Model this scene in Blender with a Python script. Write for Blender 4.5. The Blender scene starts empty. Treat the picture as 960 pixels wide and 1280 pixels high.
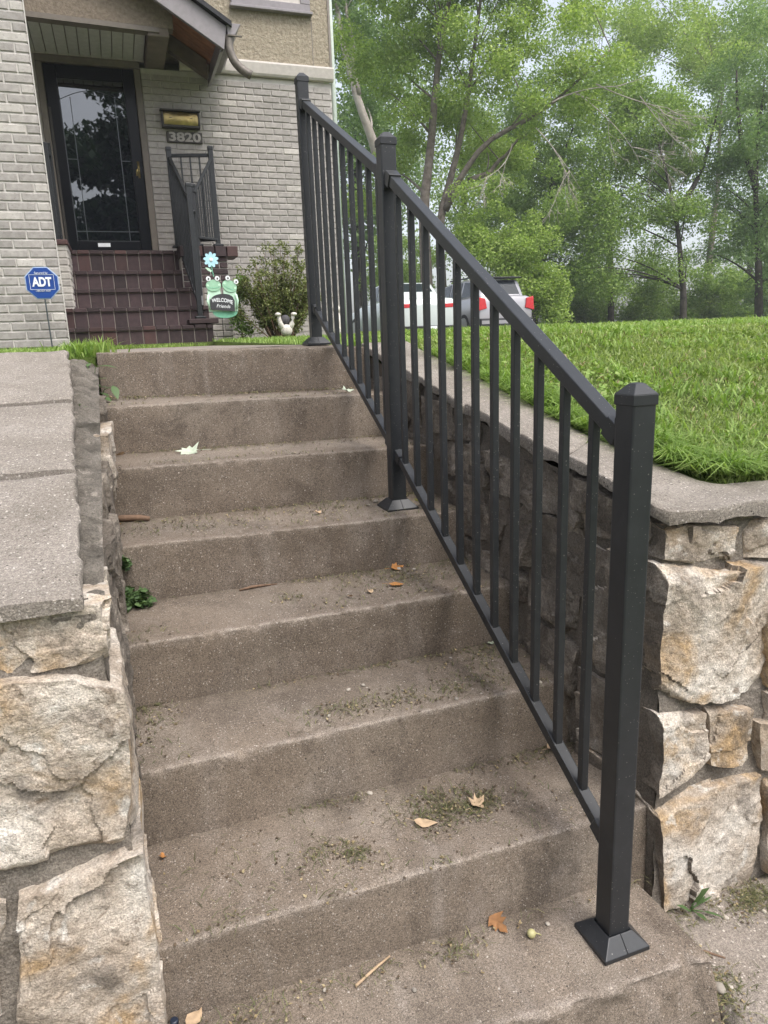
import bpy, bmesh, math, random
import numpy as np
from mathutils import Vector, Matrix, Euler
R = math.radians
rng = np.random.default_rng(7)
random.seed(7)
sc = bpy.context.scene
col = sc.collection

# ------------------------------------------------------------------ camera
CAM = np.array((-0.3635, -1.1977, 1.2871))
PITCH, YAW, ROLL, FPX = 0.23898, -0.33902, -0.03778, 893.77
_cy, _sy = math.cos(YAW), math.sin(YAW)
FW = np.array((-_sy*math.cos(PITCH), _cy*math.cos(PITCH), -math.sin(PITCH)))
_r = np.array((_cy, _sy, 0.0)); _u = np.cross(_r, FW)
RT = math.cos(ROLL)*_r+math.sin(ROLL)*_u
UP = -math.sin(ROLL)*_r+math.cos(ROLL)*_u
cd = bpy.data.cameras.new('camera'); cam = bpy.data.objects.new('camera', cd); col.objects.link(cam)
cam.matrix_world = Matrix(((RT[0], UP[0], -FW[0], CAM[0]), (RT[1], UP[1], -FW[1], CAM[1]), (RT[2], UP[2], -FW[2], CAM[2]), (0, 0, 0, 1)))
cd.sensor_fit = 'VERTICAL'; cd.sensor_height = 36; cd.lens = FPX/1280*36
cd.clip_start = 0.02; cd.clip_end = 2000
sc.camera = cam

# ------------------------------------------------------------------ light
SUN_EL, SUN_AZ = R(60), R(158)          # azimuth from +y, clockwise seen from above (behind and right of the camera)
w = bpy.data.worlds.new('World'); sc.world = w; w.use_nodes = True
nt = w.node_tree; nt.nodes.clear()
sky = nt.nodes.new('ShaderNodeTexSky'); sky.sky_type = 'NISHITA'; sky.sun_disc = False
sky.sun_elevation = SUN_EL; sky.sun_rotation = SUN_AZ; sky.dust_density = 4.0; sky.air_density = 1.0; sky.ozone_density = 1.0
hs = nt.nodes.new('ShaderNodeHueSaturation'); hs.inputs['Saturation'].default_value = 0.42
bg = nt.nodes.new('ShaderNodeBackground'); bg.inputs['Strength'].default_value = 0.15
wo = nt.nodes.new('ShaderNodeOutputWorld')
nt.links.new(sky.outputs[0], hs.inputs['Color']); nt.links.new(hs.outputs[0], bg.inputs[0]); nt.links.new(bg.outputs[0], wo.inputs[0])
sd = bpy.data.lights.new('sun', 'SUN'); sd.energy = 1.0; sd.angle = R(32); sd.color = (1.0, 0.965, 0.92)
sun = bpy.data.objects.new('sun', sd); col.objects.link(sun)
sdir = Vector((math.sin(SUN_AZ)*math.cos(SUN_EL), math.cos(SUN_AZ)*math.cos(SUN_EL), math.sin(SUN_EL)))
sun.rotation_euler = sdir.to_track_quat('Z', 'Y').to_euler(); sun.location = (0, 0, 30)
sc.view_settings.view_transform = 'Standard'; sc.view_settings.look = 'None'
sc.view_settings.exposure = 1.12; sc.view_settings.gamma = 1.0

# ------------------------------------------------------------------ helpers
def at_y(px, py, Y):
    d = (px-480)/FPX*RT-(py-640)/FPX*UP+FW
    return CAM+d*(Y-CAM[1])/d[1]

def hash3(i, j, k, s):
    h = (i.astype(np.int64)*374761393+j.astype(np.int64)*668265263+k.astype(np.int64)*2147483647+s*1274126177) & 0xffffffff
    h = ((h ^ (h >> 13))*1274126177) & 0xffffffff
    h = ((h ^ (h >> 16))*2246822519) & 0xffffffff
    return ((h ^ (h >> 15)) & 0xffff)/65535.0

def vnoise(P, s=0):
    P = np.asarray(P, float); F = np.floor(P); f = P-F; F = F.astype(np.int64); f = f*f*(3-2*f); o = 0
    for a in (0, 1):
        for b in (0, 1):
            for c in (0, 1):
                o = o+hash3(F[:, 0]+a, F[:, 1]+b, F[:, 2]+c, s)*np.where(a, f[:, 0], 1-f[:, 0])*np.where(b, f[:, 1], 1-f[:, 1])*np.where(c, f[:, 2], 1-f[:, 2])
    return o*2-1

def fbm(P, s=0, oct=4, gain=0.5):
    P = np.asarray(P, float); o = 0; a = 1.0
    for k in range(oct):
        o = o+a*vnoise(P*(2.03**k)+17.3*k, s+k); a *= gain
    return o

class MB:
    def __init__(s): s.v = []; s.f = []; s.n = 0
    def add(s, v, f):
        v = np.asarray(v, float).reshape(-1, 3); b = s.n
        s.v.append(v); s.f += [tuple(i+b for i in q) for q in f]; s.n += len(v); return s
    def box(s, x0, x1, y0, y1, z0, z1):
        v = [(x, y, z) for z in (z0, z1) for y in (y0, y1) for x in (x0, x1)]
        return s.add(v, [(0, 2, 3, 1), (4, 5, 7, 6), (0, 1, 5, 4), (2, 6, 7, 3), (0, 4, 6, 2), (1, 3, 7, 5)])
    def bar(s, a, b, wx, wz, up=(0, 0, 1)):
        # rectangular bar from a to b: wx across, wz along the up side
        a = np.array(a, float); b = np.array(b, float); d = (b-a)/np.linalg.norm(b-a)
        r = np.cross(d, up); r /= np.linalg.norm(r); u = np.cross(r, d)
        v = [p+i*r*wx/2+j*u*wz/2 for p in (a, b) for i, j in ((-1, -1), (1, -1), (1, 1), (-1, 1))]
        return s.add(v, [(0, 1, 2, 3), (7, 6, 5, 4), (0, 4, 5, 1), (1, 5, 6, 2), (2, 6, 7, 3), (3, 7, 4, 0)])
    def tube(s, pts, rad, n=8):
        pts = np.asarray(pts, float); m = len(pts); rad = np.broadcast_to(rad, (m,)); V = []; 
        ref = np.array((0.13, 0.31, 0.94))
        for i in range(m):
            d = pts[min(i+1, m-1)]-pts[max(i-1, 0)]; d = d/(np.linalg.norm(d)+1e-9)
            rr = ref if abs(d@ref) < 0.9 else np.array((1.0, 0, 0))
            a = np.cross(d, rr); a /= np.linalg.norm(a); b = np.cross(d, a)
            for k in range(n):
                t = 2*math.pi*k/n; V.append(pts[i]+rad[i]*(math.cos(t)*a+math.sin(t)*b))
        F = [(i*n+k, i*n+(k+1) % n, (i+1)*n+(k+1) % n, (i+1)*n+k) for i in range(m-1) for k in range(n)]
        F.append(tuple(range(n-1, -1, -1))); F.append(tuple((m-1)*n+k for k in range(n)))
        return s.add(V, F)
    def prism(s, poly, axis, a, b):
        # poly: 2-D points, extruded along axis (0 x, 1 y, 2 z) from a to b
        o = [i for i in (0, 1, 2) if i != axis]; n = len(poly); V = []
        for t in (a, b):
            for p in poly:
                q = [0, 0, 0]; q[axis] = t; q[o[0]] = p[0]; q[o[1]] = p[1]; V.append(q)
        F = [tuple(range(n)), tuple(range(2*n-1, n-1, -1))]+[(i, n+i, n+(i+1) % n, (i+1) % n) for i in range(n)]
        return s.add(V, F)
    def sphere(s, c, r, n=10, m=7):
        r = np.broadcast_to(r, (3,)); V = []; F = []
        for i in range(m+1):
            t = math.pi*i/m
            for k in range(n):
                p = 2*math.pi*k/n; V.append((c[0]+r[0]*math.sin(t)*math.cos(p), c[1]+r[1]*math.sin(t)*math.sin(p), c[2]+r[2]*math.cos(t)))
        F = [(i*n+k, (i+1)*n+k, (i+1)*n+(k+1) % n, i*n+(k+1) % n) for i in range(m) for k in range(n)]
        return s.add(V, F)
    def mesh(s, name, smooth=False, bevel=0, seg=2):
        me = bpy.data.meshes.new(name)
        me.from_pydata(np.concatenate(s.v).tolist(), [], s.f)
        bm = bmesh.new(); bm.from_mesh(me)
        if smooth or bevel: bmesh.ops.remove_doubles(bm, verts=bm.verts, dist=1e-6)
        bmesh.ops.recalc_face_normals(bm, faces=bm.faces)
        if bevel:
            ed = [e for e in bm.edges if len(e.link_faces) == 2 and e.calc_face_angle(0) > 0.5]
            bmesh.ops.bevel(bm, geom=ed, offset=bevel, segments=seg, affect='EDGES', profile=0.6, clamp_overlap=True)
        bm.to_mesh(me); bm.free()
        if smooth: me.shade_smooth()
        return me

def sharp(me, deg):
    me.set_sharp_from_angle(angle=R(deg)); return me

def quick(name, V, F, smooth=False):
    # numpy vertices + equal-size faces
    V = np.asarray(V, np.float32); F = np.asarray(F, np.int32); k = F.shape[1]
    me = bpy.data.meshes.new(name); me.vertices.add(len(V)); me.vertices.foreach_set('co', V.ravel())
    me.loops.add(F.size); me.loops.foreach_set('vertex_index', F.ravel())
    me.polygons.add(len(F)); me.polygons.foreach_set('loop_start', np.arange(0, F.size, k, dtype=np.int32))
    me.update(calc_edges=True)
    if smooth: me.shade_smooth()
    return me

def tag(o, label=None, cat=None, group=None, kind=None):
    if label: o['label'] = label
    if cat: o['category'] = cat
    if group: o['group'] = group
    if kind: o['kind'] = kind
    return o

def empty(name, loc, label=None, cat=None, group=None):
    o = bpy.data.objects.new(name, None); o.location = loc; o.empty_display_size = 0.1; col.objects.link(o)
    return tag(o, label, cat, group)

def wloc(o):
    p = Vector((0, 0, 0))
    while o is not None: p = p+o.location; o = o.parent
    return p

def obj(name, me, m=None, parent=None, loc=None, rot=None):
    # mesh vertices are in world coordinates unless loc is given (then local to loc)
    if isinstance(me, MB): me = me.mesh(name)
    o = bpy.data.objects.new(name, me); col.objects.link(o)
    if m is not None and not me.materials: me.materials.append(m)
    L = Vector(loc) if loc is not None else Vector((0, 0, 0))
    if parent is not None:
        o.parent = parent; o.location = L-wloc(parent)
    else: o.location = L
    if rot is not None: o.rotation_euler = rot
    return o

# ------------------------------------------------------------------ materials
def ramp(nt, fac, stops):
    n = nt.nodes.new('ShaderNodeValToRGB'); e = n.color_ramp.elements
    while len(e) > 1: e.remove(e[-1])
    e[0].position = stops[0][0]; e[0].color = (*stops[0][1], 1)
    for p, c in stops[1:]:
        q = e.new(p); q.color = (*c, 1)
    nt.links.new(fac, n.inputs[0]); return n.outputs[0]
def mix(nt, fac, a, b, mode='MIX'):
    n = nt.nodes.new('ShaderNodeMix'); n.data_type = 'RGBA'; n.blend_type = mode
    for sock, v in ((n.inputs[0], fac), (n.inputs[6], a), (n.inputs[7], b)):
        if isinstance(v, bpy.types.NodeSocket): nt.links.new(v, sock)
        elif isinstance(v, tuple): sock.default_value = (*v, 1)
        else: sock.default_value = v
    return n.outputs[2]
def mth(nt, op, a, b=0.0, c=None):
    n = nt.nodes.new('ShaderNodeMath'); n.operation = op
    for i, v in enumerate((a, b) if c is None else (a, b, c)):
        if isinstance(v, bpy.types.NodeSocket): nt.links.new(v, n.inputs[i])
        else: n.inputs[i].default_value = v
    return n.outputs[0]
def noise(nt, vec, scale, detail=4, rough=0.55, dist=0.0):
    n = nt.nodes.new('ShaderNodeTexNoise'); n.inputs['Scale'].default_value = scale; n.inputs['Detail'].default_value = detail
    n.inputs['Roughness'].default_value = rough; n.inputs['Distortion'].default_value = dist
    nt.links.new(vec, n.inputs['Vector']); return n.outputs['Fac']
def voro(nt, vec, scale, out='Distance'):
    n = nt.nodes.new('ShaderNodeTexVoronoi'); n.inputs['Scale'].default_value = scale
    nt.links.new(vec, n.inputs['Vector']); return n.outputs[out]
def remap(nt, v, a, b, c=0.0, d=1.0):
    n = nt.nodes.new('ShaderNodeMapRange'); nt.links.new(v, n.inputs[0])
    for i, x in enumerate((a, b, c, d)): n.inputs[i+1].default_value = x
    return n.outputs[0]

def new_mat(name):
    m = bpy.data.materials.new(name); m.use_nodes = True; nt = m.node_tree
    b = nt.nodes['Principled BSDF']
    tc = nt.nodes.new('ShaderNodeTexCoord'); return m, nt, b, tc

def mat(name, stops, scale=8, detail=5, rough=0.8, patches=None, specks=None, bump=None, rand=0.0, shift=False, metal=0.0, spec=0.5, world=False, coat=0.0, grain=None, wear=None, side=None):
    """stops: ramp over noise; patches: [(scale, lo, hi, colour, amount)]; specks: [(scale, radius, colour, share)]; bump: [(scale, strength)]"""
    m, nt, b, tc = new_mat(name)
    vec = tc.outputs['Object']
    if world:
        g = nt.nodes.new('ShaderNodeNewGeometry'); vec = g.outputs['Position']
    oi = nt.nodes.new('ShaderNodeObjectInfo')
    if shift:
        cx = nt.nodes.new('ShaderNodeVectorMath'); cx.operation = 'MULTIPLY_ADD'
        cb = nt.nodes.new('ShaderNodeCombineXYZ')
        nt.links.new(oi.outputs['Random'], cb.inputs[0]); nt.links.new(oi.outputs['Random'], cb.inputs[2])
        nt.links.new(cb.outputs[0], cx.inputs[0]); cx.inputs[1].default_value = (37, 11, 53); nt.links.new(vec, cx.inputs[2]); vec = cx.outputs[0]
    c = ramp(nt, noise(nt, vec, scale, detail), stops)
    for pt in patches or []:
        s_, lo, hi, pc, am = pt[:5]; v2 = vec
        if len(pt) == 6:
            vm = nt.nodes.new('ShaderNodeVectorMath'); vm.operation = 'MULTIPLY'; vm.inputs[1].default_value = pt[5]; nt.links.new(vec, vm.inputs[0]); v2 = vm.outputs[0]
        f = remap(nt, noise(nt, v2, s_, 5, 0.6, 0.4), lo, hi, 0, am); c = mix(nt, f, c, pc)
    for (s_, rad, pc, share) in specks or []:
        n = nt.nodes.new('ShaderNodeTexVoronoi'); n.inputs['Scale'].default_value = s_; nt.links.new(vec, n.inputs['Vector'])
        sep = nt.nodes.new('ShaderNodeSeparateColor'); nt.links.new(n.outputs['Color'], sep.inputs[0])
        rr = mth(nt, 'MULTIPLY', mth(nt, 'MULTIPLY', sep.outputs[1], sep.outputs[2]), rad*2.2)
        near = mth(nt, 'LESS_THAN', n.outputs['Distance'], rr)
        pick = mth(nt, 'LESS_THAN', sep.outputs[0], share)
        c = mix(nt, mth(nt, 'MULTIPLY', near, pick), c, pc)
    if wear:
        at = nt.nodes.new('ShaderNodeAttribute'); at.attribute_name = 'wear'
        wf = mth(nt, 'MULTIPLY', at.outputs['Fac'], remap(nt, noise(nt, vec, 28, 5), .38, .62, .15, 1)); c = mix(nt, mth(nt, 'MULTIPLY', wf, .8), c, wear[0])
        ad = nt.nodes.new('ShaderNodeAttribute'); ad.attribute_name = 'dirt'
        df = mth(nt, 'MULTIPLY', ad.outputs['Fac'], remap(nt, noise(nt, vec, 9, 6), .35, .65, .1, 1)); c = mix(nt, mth(nt, 'MULTIPLY', df, .75), c, wear[1])
    if side:      # grime and shade of the stair-facing side, painted in by face normal
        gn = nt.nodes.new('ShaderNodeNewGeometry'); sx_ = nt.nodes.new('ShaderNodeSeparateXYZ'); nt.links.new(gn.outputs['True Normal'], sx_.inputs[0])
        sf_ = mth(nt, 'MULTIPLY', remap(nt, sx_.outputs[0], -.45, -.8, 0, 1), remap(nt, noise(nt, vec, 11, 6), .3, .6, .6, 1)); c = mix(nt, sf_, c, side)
    for (s_, lo, hi) in grain or []:
        gv = remap(nt, noise(nt, vec, s_, 3, 0.7), .3, .7, lo, hi)
        hv = nt.nodes.new('ShaderNodeHueSaturation'); nt.links.new(c, hv.inputs['Color']); nt.links.new(gv, hv.inputs['Value']); c = hv.outputs[0]
    if rand:
        k = remap(nt, oi.outputs['Random'], 0, 1, 1-rand, 1+rand)
        hv = nt.nodes.new('ShaderNodeHueSaturation'); nt.links.new(c, hv.inputs['Color']); nt.links.new(k, hv.inputs['Value']); c = hv.outputs[0]
    nt.links.new(c, b.inputs['Base Color'])
    b.inputs['Roughness'].default_value = rough; b.inputs['Metallic'].default_value = metal
    b.inputs['Specular IOR Level'].default_value = spec; b.inputs['Coat Weight'].default_value = coat
    last = None
    for (s_, st, dist_) in bump or []:
        bp = nt.nodes.new('ShaderNodeBump'); bp.inputs['Strength'].default_value = st; bp.inputs['Distance'].default_value = dist_
        nt.links.new(noise(nt, vec, s_, 6, 0.65), bp.inputs['Height'])
        if last: nt.links.new(last, bp.inputs['Normal'])
        last = bp.outputs[0]
    if last: nt.links.new(last, b.inputs['Normal'])
    return m

def leafmat(name, c0, c1, c2, trans=0.35, rough=0.5, ns=0.7):
    m, nt, b, tc = new_mat(name)
    g = nt.nodes.new('ShaderNodeNewGeometry')
    f = mth(nt, 'ADD', mth(nt, 'MULTIPLY', g.outputs['Random Per Island'], 0.6), mth(nt, 'MULTIPLY', noise(nt, g.outputs['Position'], ns, 3), 0.4))
    c = ramp(nt, f, [(0.15, c0), (0.5, c1), (0.85, c2)])
    nt.links.new(c, b.inputs['Base Color']); b.inputs['Roughness'].default_value = rough; b.inputs['Specular IOR Level'].default_value = 0.3
    t = nt.nodes.new('ShaderNodeBsdfTranslucent'); nt.links.new(mix(nt, 1.0, c, (1.0, 1.1, 0.55), 'MULTIPLY'), t.inputs['Color'])
    ms = nt.nodes.new('ShaderNodeMixShader'); ms.inputs[0].default_value = trans
    nt.links.new(b.outputs[0], ms.inputs[1]); nt.links.new(t.outputs[0], ms.inputs[2])
    nt.links.new(ms.outputs[0], nt.nodes['Material Output'].inputs[0]); return m

def plain(name, c, rough=0.6, metal=0.0, spec=0.5, var=0.12, scale=20, bump=None, coat=0.0):
    return mat(name, [(0.25, tuple(x*(1-var) for x in c)), (0.75, tuple(min(1, x*(1+var)) for x in c))], scale, 4, rough, metal=metal, spec=spec, bump=bump, coat=coat)

M = {}
M['concrete'] = mat('stair_concrete', [(0.3, (0.148, 0.117, 0.090)), (0.5, (0.194, 0.157, 0.124)), (0.7, (0.242, 0.203, 0.164))], 3.0, 8, 0.92,
    patches=[(1.6, 0.48, 0.70, (0.095, 0.076, 0.061), 0.7), (7, 0.56, 0.74, (0.245, 0.207, 0.178), 0.5), (1, .54, .72, (.095, .078, .063), .32, (17, 3, 2.2)), (1, .56, .72, (.26, .225, .195), .45, (11, 4, 2)), (4.2, .6, .68, (.075, .06, .048), .5)], grain=[(480, .30, 1.70), (210, .66, 1.34)], wear=((0.33, 0.285, 0.245), (0.075, 0.06, 0.045)),
    specks=[(250, 0.26, (0.34, 0.30, 0.26), 0.45), (170, 0.20, (0.075, 0.062, 0.052), 0.3), (90, 0.13, (0.36, 0.32, 0.28), 0.25), (40, 0.06, (0.38, 0.34, 0.30), 0.2)], bump=[(260, 0.5, 0.003), (45, 0.25, 0.006)], spec=0.2)
M['coping'] = mat('coping_concrete', [(0.3, (0.20, 0.175, 0.148)), (0.7, (0.29, 0.258, 0.226))], 5, 7, 0.92,
    patches=[(2.5, 0.5, 0.75, (0.18, 0.155, 0.13), 0.5), (12, 0.58, 0.75, (0.34, 0.31, 0.275), 0.5)], grain=[(380, .5, 1.5), (150, .7, 1.3)],
    specks=[(190, 0.28, (0.45, 0.41, 0.37), 0.4), (150, 0.22, (0.09, 0.078, 0.066), 0.3)], bump=[(240, 0.8, 0.004), (50, 0.3, 0.006)], spec=0.2)
M['walk'] = mat('sidewalk_concrete', [(0.3, (0.19, 0.163, 0.137)), (0.7, (0.28, 0.243, 0.21))], 5, 7, 0.92, grain=[(300, .5, 1.5), (110, .75, 1.25)],
    patches=[(3, 0.5, 0.7, (0.16, 0.13, 0.10), 0.6)], specks=[(150, 0.26, (0.45, 0.4, 0.35), 0.4), (60, 0.16, (0.42, 0.38, 0.33), 0.3)], bump=[(190, 0.8, 0.004), (40, 0.4, 0.008)], spec=0.2)
def stone_mat(name, k, warm, dark, side=None):
    return mat(name, [(0.3, (0.34*k, 0.275*k, 0.21*k)), (0.44, (0.50*k, 0.42*k, 0.34*k)), (0.56, (0.63*k, 0.56*k, 0.48*k)), (0.7, (0.74*k, 0.69*k, 0.62*k))], 6, 10, 0.9,
        patches=[(5, 0.52, 0.64, (0.45*k, 0.29*k, 0.13*k), warm), (8, 0.55, 0.66, (0.15*k, 0.132*k, 0.115*k), dark), (17, 0.58, 0.68, (0.74*k, 0.70*k, 0.64*k), 0.75), (26, 0.6, 0.70, (0.17*k, 0.125*k, 0.085*k), 0.75), (60, 0.6, 0.7, (0.13*k, 0.11*k, 0.09*k), 0.5)],
        grain=[(260, .62, 1.38), (90, .78, 1.22)], bump=[(30, 0.6, 0.014), (80, 0.7, 0.006), (240, 0.6, 0.003)], shift=True, spec=0.2, side=side)
M['stone'] = stone_mat('warm_limestone', 0.90, 0.7, 0.6)
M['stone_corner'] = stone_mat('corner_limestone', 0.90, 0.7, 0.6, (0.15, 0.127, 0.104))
M['stone_grey'] = stone_mat('grey_limestone', 0.75, 0.35, 0.85)
M['stone_side'] = mat('weathered_shaded_limestone', [(0.3, (0.10, 0.084, 0.069)), (0.5, (0.18, 0.153, 0.126)), (0.7, (0.32, 0.277, 0.23))], 7, 9, 0.93,
    patches=[(5, 0.5, 0.66, (0.08, 0.07, 0.06), 0.6), (16, 0.58, 0.7, (0.38, 0.33, 0.275), 0.7)], grain=[(260, .6, 1.4), (90, .75, 1.25)], bump=[(22, 0.9, 0.02), (70, 0.8, 0.008), (220, 0.6, 0.003)], shift=True, spec=0.2)  # darker for the stair-facing sides: weathering plus their shade put into the colour
M['mortar'] = mat('grey_mortar', [(0.3, (0.17, 0.148, 0.125)), (0.7, (0.31, 0.275, 0.235))], 9, 8, 0.95, patches=[(5, 0.52, 0.7, (0.11, 0.095, 0.08), 0.7)], grain=[(260, .55, 1.45), (100, .75, 1.25)],
    bump=[(45, 0.9, 0.012), (170, 0.8, 0.005)], spec=0.2)
M['mortar_side'] = mat('dirty_shaded_mortar', [(0.3, (0.09, 0.078, 0.064)), (0.7, (0.19, 0.163, 0.135))], 9, 8, 0.95, grain=[(260, .55, 1.45)], bump=[(45, 0.9, 0.012), (170, 0.8, 0.005)], spec=0.2)  # dark copy of the mortar: dirt and the side's shade both in its colour
M['mortar_strip'] = mat('mossy_grey_mortar', [(0.3, (0.085, 0.075, 0.062)), (0.7, (0.20, 0.178, 0.152))], 14, 8, 0.95, patches=[(9, .55, .68, (.05, .045, .036), .8), (20, .6, .7, (.33, .29, .25), .7), (6, .62, .72, (.09, .11, .05), .5)], grain=[(260, .55, 1.45)], bump=[(45, 0.9, 0.012), (170, 0.8, 0.005)], spec=0.2)
M['black'] = mat('black_powder_coat', [(0.3, (0.0155, 0.0172, 0.0198)), (0.7, (0.0215, 0.0232, 0.0262))], 30, 4, 0.4, specks=[(240, 0.22, (0.13, 0.125, 0.115), 0.16)], patches=[(18, .58, .75, (.034, .036, .040), .6)], bump=[(700, 0.06, 0.001)], spec=0.5, world=True)
def brick_mat(name, stops, rand=0.2):
    return mat(name, stops, 22, 6, 0.9, patches=[(60, 0.55, 0.72, (0.16, 0.14, 0.125), 0.5), (35, 0.62, 0.75, (0.5, 0.47, 0.43), 0.5)], bump=[(120, 0.5, 0.003)], rand=rand, shift=True, spec=0.2)
M['brick'] = brick_mat('grey_brick', [(0.3, (0.28, 0.258, 0.24)), (0.7, (0.395, 0.368, 0.346))], .15)
M['brick_pale'] = brick_mat('pale_brick', [(0.3, (0.40, 0.37, 0.34)), (0.7, (0.52, 0.49, 0.455))], 0.1)
M['brick_mortar'] = mat('pale_mortar', [(0.3, (0.47, 0.445, 0.415)), (0.7, (0.60, 0.57, 0.535))], 14, 6, 0.95, patches=[(4, 0.5, 0.7, (0.34, 0.31, 0.27), 0.5)], bump=[(120, 0.5, 0.003)], spec=0.2)
M['stoop_brick'] = mat('plum_brick', [(0.3, (0.032, 0.0185, 0.021)), (0.7, (0.056, 0.034, 0.035))], 18, 6, 0.75, patches=[(40, 0.6, 0.75, (0.1, 0.07, 0.065), 0.5)], bump=[(120, 0.4, 0.003)], rand=0.4, shift=True)
M['stoop_red'] = mat('red_brick', [(0.3, (0.05, 0.023, 0.022)), (0.7, (0.075, 0.035, 0.032))], 18, 6, 0.6, bump=[(120, 0.4, 0.003)], rand=0.25, shift=True)
M['stoop_mortar'] = plain('stoop_mortar', (0.2, 0.175, 0.155), 0.95, bump=[(90, 0.5, 0.003)])
M['stucco'] = mat('tan_stucco', [(0.35, (0.30, 0.255, 0.19)), (0.65, (0.43, 0.375, 0.29))], 30, 6, 0.95, patches=[(3, 0.5, 0.75, (0.42, 0.36, 0.27), 0.5)], bump=[(26, 1.0, 0.035), (110, 0.6, 0.006)], spec=0.2)
M['stucco_dark'] = mat('brown_stucco', [(0.35, (0.19, 0.155, 0.12)), (0.65, (0.27, 0.225, 0.18))], 30, 6, 0.95, bump=[(30, 0.8, 0.02), (110, 0.5, 0.005)], spec=0.2)
M['trim'] = plain('taupe_trim_paint', (0.21, 0.18, 0.155), 0.6, bump=[(90, 0.15, 0.002)])
M['trim_grey'] = plain('mauve_grey_trim', (0.23, 0.21, 0.22), 0.55, bump=[(90, 0.1, 0.002)])
M['belt'] = plain('beige_belt_paint', (0.49, 0.45, 0.41), 0.6, bump=[(60, 0.15, 0.002)])
M['siding'] = plain('soffit_siding', (0.44, 0.44, 0.42), 0.6)
M['decking'] = plain('orange_roof_boards', (0.34, 0.15, 0.075), 0.75, var=0.35, scale=9)
M['beam'] = plain('brown_beam', (0.15, 0.122, 0.098), 0.75, var=0.25, scale=7, bump=[(40, 0.3, 0.004)])
M['roofing'] = plain('dark_roofing', (0.035, 0.035, 0.04), 0.85, var=0.3, bump=[(60, 0.6, 0.01)])
M['casing'] = plain('brown_casing', (0.15, 0.128, 0.106), 0.6)
M['door_black'] = plain('black_door_paint', (0.004, 0.0048, 0.0075), 0.3, spec=.25)
M['spout'] = mat('weathered_copper_spout', [(0.3, (0.10, 0.085, 0.075)), (0.7, (0.20, 0.175, 0.15))], 22, 5, 0.5, metal=0.3)
M['green_trim'] = plain('pale_green_trim', (0.44, 0.5, 0.44), 0.6)
M['lead'] = plain('lead_came', (0.10, 0.11, 0.115), 0.35, metal=0.7)
M['brass'] = mat('aged_brass', [(0.3, (0.32, 0.25, 0.11)), (0.7, (0.55, 0.42, 0.17))], 9, 5, 0.28, metal=0.9, bump=[(14, 0.5, 0.02)])
M['seam'] = plain('seam_shadow', (.008, .008, .009), .8)
M['iron'] = plain('dark_bronze', (0.035, 0.03, 0.024), 0.5)
M['plaque'] = plain('bronze_plaque', (0.06, 0.052, 0.046), 0.6)
M['digits'] = plain('worn_silver_digits', (0.34, 0.31, 0.28), 0.5)
M['white'] = plain('white_enamel', (0.78, 0.8, 0.82), 0.5, var=0.05)
M['sign_blue'] = plain('blue_sign_face', (0.012, 0.055, 0.25), 0.4, var=0.1)
M['sign_edge'] = plain('sign_edge', (0.35, 0.45, 0.62), 0.45)
M['frog'] = plain('pale_green_enamel', (0.30, 0.52, 0.36), 0.6, var=0.12, scale=35)
M['frog_light'] = plain('mint_enamel', (0.50, 0.72, 0.55), 0.6, var=0.1, scale=35)
M['frog_dark'] = plain('sea_green_enamel', (0.16, 0.42, 0.28), 0.6, var=0.12, scale=35)
M['flower'] = plain('pale_blue_enamel', (0.42, 0.68, 0.78), 0.55, var=0.12, scale=30)
M['slate'] = plain('charcoal_plaque', (0.035, 0.035, 0.04), 0.6)
M['statue'] = mat('weathered_white_plaster', [(0.3, (0.45, 0.41, 0.35)), (0.7, (0.72, 0.69, 0.63))], 30, 6, 0.85, patches=[(20, 0.55, 0.7, (0.2, 0.17, 0.13), 0.7)], bump=[(60, 0.4, 0.01)])
M['dark_stone'] = plain('dark_grey_stone', (0.07, 0.065, 0.07), 0.8, bump=[(60, 0.4, 0.006)])
M['soil'] = mat('soil', [(0.3, (0.045, 0.033, 0.022)), (0.7, (0.10, 0.08, 0.05))], 12, 8, 0.95, patches=[(0.6, 0.25, 0.45, (0.075, 0.115, 0.025), 0.9)], bump=[(50, 0.8, 0.02)], spec=0.1)
M['asphalt'] = mat('asphalt', [(0.3, (0.04, 0.04, 0.04)), (0.7, (0.065, 0.062, 0.06))], 40, 6, 0.9, bump=[(200, 0.5, 0.004)])
M['bark'] = mat('grey_bark', [(0.3, (0.10, 0.082, 0.065)), (0.7, (0.24, 0.205, 0.175))], 5, 8, 0.95, bump=[(9, 1.0, 0.05)], spec=0.1)
M['bark_dark'] = mat('dark_bark', [(0.3, (0.035, 0.03, 0.026)), (0.7, (0.09, 0.078, 0.066))], 5, 8, 0.95, bump=[(9, 1.0, 0.05)], spec=0.1)
M['bark_pale'] = mat('bare_pale_wood', [(0.3, (0.34, 0.29, 0.26)), (0.7, (0.52, 0.47, 0.43))], 3, 8, 0.9, patches=[(2, 0.52, 0.68, (0.2, 0.16, 0.13), 0.6)], bump=[(9, 0.6, 0.03)], spec=0.1)
M['leaf_bright'] = leafmat('bright_maple_leaf', (0.18, 0.265, 0.06), (0.31, 0.42, 0.105), (0.45, 0.53, 0.18), 0.45)
M['leaf_mid'] = leafmat('mid_green_leaf', (0.15, 0.235, 0.062), (0.24, 0.345, 0.095), (0.36, 0.45, 0.145), 0.45)
M['leaf_dark'] = leafmat('dark_green_leaf', (0.11, 0.185, 0.056), (0.175, 0.265, 0.082), (0.27, 0.36, 0.125), 0.45)
M['leaf_blue'] = leafmat('bluish_leaf', (0.125, 0.21, 0.08), (0.20, 0.30, 0.115), (0.30, 0.395, 0.165), 0.45)
M['leaf_street'] = leafmat('shaded_street_leaf', (0.03, 0.07, 0.028), (0.045, 0.10, 0.038), (0.07, 0.13, 0.05), 0.15)
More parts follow.
